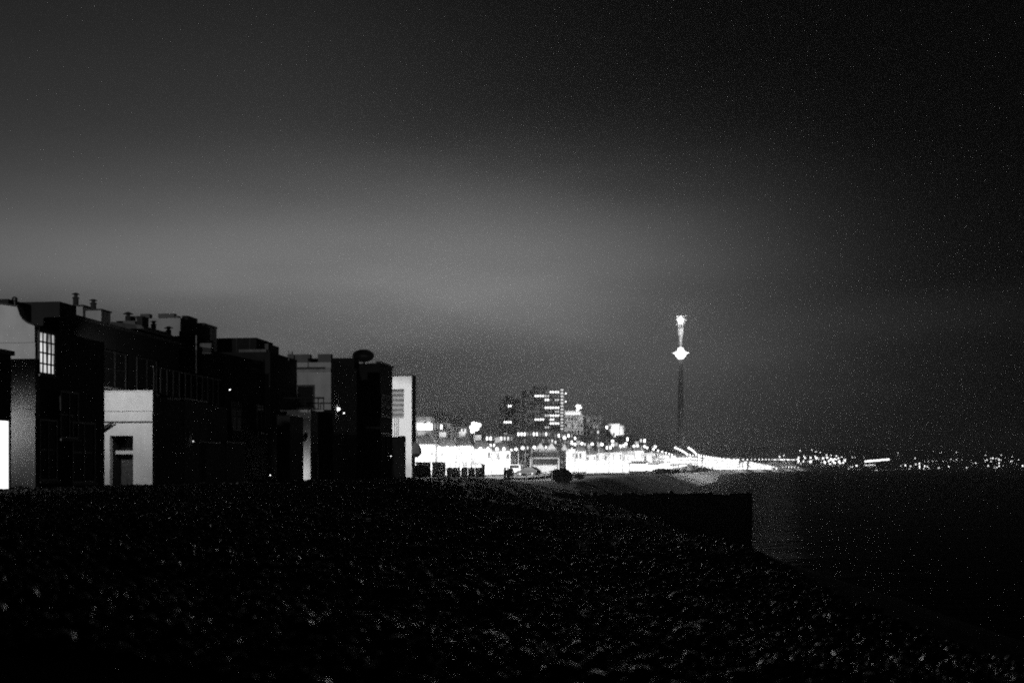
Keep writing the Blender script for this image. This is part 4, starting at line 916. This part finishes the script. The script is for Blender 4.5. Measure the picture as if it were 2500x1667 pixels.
for (px, Y, w, h) in ((1468, 300, 6, 1.6), (1530, 330, 8, 1.7), (1575, 360, 7, 2.2), (1625, 400, 11, 2.7), (1668, 430, 8, 1.9), (1706, 455, 9, 3.2), (1752, 490, 13, 2.4), (1805, 520, 15, 2.6), (1862, 560, 14, 2.4), (1918, 610, 18, 2.6)):
    x = shore(Y) - 11.5; t_px = CX + F * x / Y
    c = Vector((x, Y, 0))
    bush(t_px, 1150, Y, w, h, 'low scrub bush on the shingle bank along the far shore', 500, 'scrub_bush', .28)
for o in [o for o in bpy.data.objects if o.name.startswith('scrub_bush')]: o['group'] = 'scrub along the far shore'
# handrail running down to the beach
hrl = thing('handrail', at(1315, 1160, 128), 'thin sloping handrail between the dark car and the broad bush', 'handrail')
a, b = at(1284, 1160, 128), at(1348, 1149, 128)
MB().tube(a, b, .03).build('rail', 'metal_pale', hrl)
MB().tube(a - Vector((0, 0, .3)), b - Vector((0, 0, .3)), .025).build('rail', 'metal_pale', hrl)
for i in range(5): p = a.lerp(b, i / 4); MB().tube(p, (p.x, p.y, land(p.x, p.y) - .1), .03).build('post', 'metal_pale', hrl)
# benches / low rails past the bush
bn = thing('bench', at(1415, 1166, 160), 'pale slatted bench past the broad dark bush', 'bench'); c = at(1414, 1167, 160); c.z = land(c.x, 160)
for i in range(4): MB().box(c.x - 1, c.x + 1, 160 + i * .12, 160 + i * .12 + .1, c.z + .42, c.z + .46).build('seat_slat', 'timber_paint', bn)
for i in range(3): MB().box(c.x - 1, c.x + 1, 160.52, 160.56, c.z + .55 + i * .13, c.z + .64 + i * .13).build('back_slat', 'timber_paint', bn)
for x in (-.8, .8): MB().box(c.x + x - .04, c.x + x + .04, 160.02, 160.5, c.z - .1, c.z + .417).build('leg', 'concrete', bn)
# ------------------------------------------------------------------ observation tower
IY = 1200; ic = at(1662, 1148, IY); ic.z = 2
it = thing('observation_tower', ic, 'slim tall observation mast with a glowing saucer pod and brilliant top light', 'tower')
zt = at(0, 790, IY).z; zp = at(0, 862, IY).z
MB().tube((ic.x, IY, -2), (ic.x, IY, zt - 6), 3.4, 2.0, 16).build('mast', 'steel_mast', it, smooth=True)
pod = MB().lathe((ic.x, IY, zp), [(1.6, -7.2), (3.4, -4.8), (5.6, -2.2), (6.2, -.4), (8.6, .1), (8.6, .4), (5.2, 1.2), (3.4, 2.4), (3.2, 3.8), (2.2, 5.6)], 24).build('pod', 'lit_window', it, smooth=True)
MB().lathe((ic.x, IY, zp), [(8.62, .12), (10.0, .25), (8.62, .38)], 24).build('rim', 'metal_pale', pod)
for i in range(6):
    t_ = math.pi * 2 * i / 6 + .3; c_ = Vector((ic.x + 2.4 * math.cos(t_), IY + 2.4 * math.sin(t_), 0))
    MB().tube(c_ + Vector((0, 0, zt - 12)), c_ + Vector((0, 0, zt + 2)), .16).build('light_fin', 'lit_window_dim', it)
bc = Vector((ic.x, IY, at(0, 782, IY).z))
MB().tube((ic.x, IY, zt - 6.05), (ic.x, IY, bc.z), 1.1, .7, 10).build('mast_head', 'steel_mast', it, smooth=True)
be = MB().lathe(bc, [(.8, -3.2), (2.7, -1.9), (3.3, 0), (2.7, 2.0), (1.2, 3.4), (.2, 5)], 16).build('beacon', 'lamp_far', it, smooth=True)
for i in range(26):  # added beads of light standing in for the halo round the beacon
    t_ = i * 2.39996; r_ = 3.2 + 3.4 * hsh(i, 1) ** 1.5; c_ = bc + Vector((r_ * math.cos(t_), r_ * math.sin(t_), -4.5 + 9.5 * hsh(i, 2)))
    MB().lathe(c_, [(.1, -.3), (.3, 0), (.1, .3)], 6).build('halo_bead', 'lit_window', be); MB().tube(bc, c_, .06, n=4).build('halo_arm', 'steel_mast', be)
link_light('beacon_light', point('beacon_light', 90000, 2.5), bc - Vector((0, 4, 0)) - it.location, it)
MB().lathe((ic.x, IY, 0), [(16, -2), (16, 5), (15, 6)], 24).build('base_building', 'stucco_far', it)
# ------------------------------------------------------------------ far lights of the coast
DG = 'distant lamps along the coast'
def dot_proto(r, m, lab, grp):
    t = thing('distant_lamp', (0, 0, 0), lab, 'lamp', grp)
    MB().lathe((0, 0, -r), [(r * .4, 0), (r, r * .6), (r, r * 1.4), (r * .4, r * 2)], 8).build('lantern', m, t, local=True)
    MB().tube((0, 0, -9), (0, 0, -r), .15, .1, 5).build('post', 'metal_dark', t, local=True); return t
DP = {}
def dot(px, py, Y, r, lab='far-off lamp twinkling on the dark coast', grp=DG, m='lamp_far'):
    key = (round(r, 1), m, lab)
    if Y > 2000:
        Y = 2650
        while Y < 7400 and at(px, py, Y).z > land((px - CX) / F * Y, Y) + 9: Y += 25
    p = at(px, py, Y)
    if key not in DP: DP[key] = dot_proto(round(r, 1), m, lab, grp); o = DP[key]
    else: o = copy_tree(DP[key])
    o.location = p
# coast lights beyond the mast: positions read off the photograph, put on the shore line at their distance
Z7 = [(1490, 350, 9), (1660, 340, 9), (1715, 368, 7), (1780, 378, 7), (1870, 412, 8), (1935, 418, 6), (2010, 428, 7), (2040, 460, 7), (2090, 440, 5), (2140, 480, 5), (2105, 525, 6), (2060, 522, 5), (2240, 450, 7), (2278, 447, 5),
      (2300, 567, 9), (2240, 582, 4), (2210, 582, 3), (2185, 610, 4), (1750, 657, 3), (1470, 450, 9), (1560, 455, 9), (1470, 500, 10), (1640, 450, 10), (1640, 508, 12), (1725, 460, 10), (1820, 460, 10), (1840, 515, 8), (1880, 450, 10), (1930, 470, 10), (1960, 500, 10), (1985, 525, 9), (1900, 500, 8), (1540, 500, 6),
      (955, 580, 6), (1000, 582, 6), (1050, 580, 6), (1110, 585, 6), (1150, 605, 8), (1240, 585, 5), (1285, 585, 5), (1328, 585, 5), (1370, 587, 4), (1412, 587, 4), (1465, 595, 3), (905, 640, 5), (1010, 625, 6), (1090, 625, 5),
      (105, 263, 4), (175, 245, 5), (418, 282, 5), (405, 335, 3), (340, 335, 3), (755, 330, 4), (1115, 325, 2), (1105, 362, 2), (600, 370, 2), (30, 335, 2)]
for x, y, r in Z7:
    px, py = 1700 + x * .17007, 1040 + y * .17007; hi = y < 345 and x < 1200
    Yd = 3600 if hi else (2300 + (px - 1900) * 2 if px > 1900 else 1700)
    dot(px, py, Yd, r * (.36 if 1925 < px < 2065 else .22) * Yd / 1000 * .33)
for i in range(46):                                               # the town's lamps thinning out towards the pier
    q = hsh(i, 11) ** .8; px = 1900 + 165 * q; top = 1112 - 8 * math.exp(-((px - 1960) / 40) ** 2) + 8 * q; py = top + (1132 - top) * hsh(i, 12)
    dot(px, py, 2400, .8 + 1.5 * hsh(i, 13))
Z8 = [(163, 347, 6), (195, 345, 4), (303, 346, 5), (745, 287, 6), (745, 312, 4), (965, 250, 3), (985, 258, 4), (1190, 263, 5), (1297, 280, 6), (1282, 293, 4), (1488, 280, 6), (963, 357, 7), (1420, 370, 5), (1493, 372, 5), (1458, 392, 3), (1555, 377, 3),
      (1187, 393, 4), (1232, 393, 4), (1320, 392, 3), (1090, 397, 4), (1130, 397, 4), (838, 447, 7), (905, 457, 6), (970, 432, 6), (1017, 425, 8), (1018, 455, 7), (1020, 478, 6), (1085, 455, 7), (1120, 465, 5), (1075, 487, 4), (1140, 483, 3), (1265, 480, 5), (1390, 463, 5),
      (1620, 477, 4), (1690, 418, 3), (1735, 420, 5), (1860, 320, 5), (1873, 320, 4), (2063, 317, 7), (1955, 357, 9), (1925, 357, 5), (1995, 355, 5), (2022, 360, 5), (2033, 375, 8), (2060, 378, 4), (1880, 378, 6), (1860, 398, 4), (1858, 380, 4), (1930, 398, 5), (2033, 417, 7), (1895, 455, 6),
      (1975, 475, 3), (1995, 475, 3), (2012, 475, 3), (2035, 455, 6), (2085, 455, 3), (2110, 355, 2), (2125, 357, 2), (2197, 335, 4), (2185, 395, 6), (2203, 395, 4), (2283, 377, 4), (2262, 433, 3), (2335, 453, 7), (215, 450, 8), (150, 465, 3), (135, 467, 3), (112, 490, 4), (455, 508, 4), (478, 507, 4), (462, 475, 3), (780, 455, 4), (890, 490, 3), (1670, 378, 2), (2345, 355, 2), (625, 242, 1.5), (422, 335, 2)]
for x, y, r in Z8:
    px, py = 2050 + x * .19133, 1050 + y * .19133; Yd = 3900 + 700 * hsh(x, y)
    if px < 2170: Yd = 2900
    dot(px, py, Yd, r * .16 * Yd / 1000 * .33, 'lamp of the far harbour twinkling at the end of the bay', 'lamps of the far harbour')
def bright_far(px, py, Y, r, lab):
    o = mast_light(px, py, Y, r, 0, lab); o.name = 'harbour_light'; o['category'] = 'lamp'
    link_light('harbour_glow', point('harbour_glow', 12000, r), (0, -r - 1, at(0, py, Y).z - o.location.z), o)
bright_far(2165, 1138.5, 2750, 3.2, 'brilliant white light at the seaward end of the pier')
bright_far(2398, 1139, 4300, 4.2, 'brilliant white light low at the far harbour')
# pier with its strip of lights
pr = thing('pier', at(2105, 1146, 2700), 'long pier with a glowing strip of roof lights reaching out to sea', 'pier')
a, b = at(2096, 1140, 2650), at(2170, 1138, 2750)
dvec = (b - a).normalized(); nrm = Vector((-dvec.y, dvec.x, 0))
def along(q, w, z): return a + (b - a) * q + nrm * w + Vector((0, 0, z - (a + (b - a) * q).z))
def pbox(name, q0, q1, w0, w1, z0, z1, m, par=pr, z1b=None):
    z1b = z1 if z1b is None else z1b
    return MB().quad_box([along(q0, w0, z0), along(q1, w0, z0 + z1b - z1), along(q1, w1, z0 + z1b - z1), along(q0, w1, z0), along(q0, w0, z1), along(q1, w0, z1b), along(q1, w1, z1b), along(q0, w1, z1)]).build(name, m, par)
pbox('deck', 0, 1, -8, 8, 3.2, 4.0, 'timber')
for i in range(16): p = along(.03 + i / 16.5, 0, 0); MB().tube((p.x, p.y, -5), (p.x, p.y, 3.2), .5, n=6).build('pile', 'metal_dark', pr)
pbox('hall', .12, .92, -5, 5, 4.003, 12, 'town_dark')
pbox('roof', .1, .94, -6, 6, 12.003, 15.5, 'slate')
pbox('roof_lights', .12, .93, -6.6, -6.05, 16.2, 19.2, 'lit_window_hot', pr, 25.0)
pbox('roof_sign_frame', .12, .93, -6.0, -5.6, 12.5, 19.0, 'metal_dark', pr, 24.8)
for i in range(16): p = along(.1 + i * .022, -8.3, 9.5); MB().lathe(p, [(.3, -.4), (.6, 0), (.3, .5)], 6).build('deck_lamp', 'lamp_dim', pr)
# ------------------------------------------------------------------ haze
hzm = bpy.data.materials.new('haze'); hzm.use_nodes = True; t = hzm.node_tree; t.nodes.clear()
pvn = t.nodes.new('ShaderNodeVolumePrincipled'); pvn.inputs['Color'].default_value = (.95, .95, .95, 1); pvn.inputs['Density'].default_value = .00009; pvn.inputs['Anisotropy'].default_value = .4
om = t.nodes.new('ShaderNodeOutputMaterial'); t.links.new(pvn.outputs[0], om.inputs['Volume'])
MATS['haze'] = hzm
mb = MB(); mb.box(-6500, 6500, -200, 8500, -6, 185); hzo = mb.build('haze', 'haze'); hzo['kind'] = 'stuff'; hzo['label'] = 'thin sea haze lying over the beach and town'
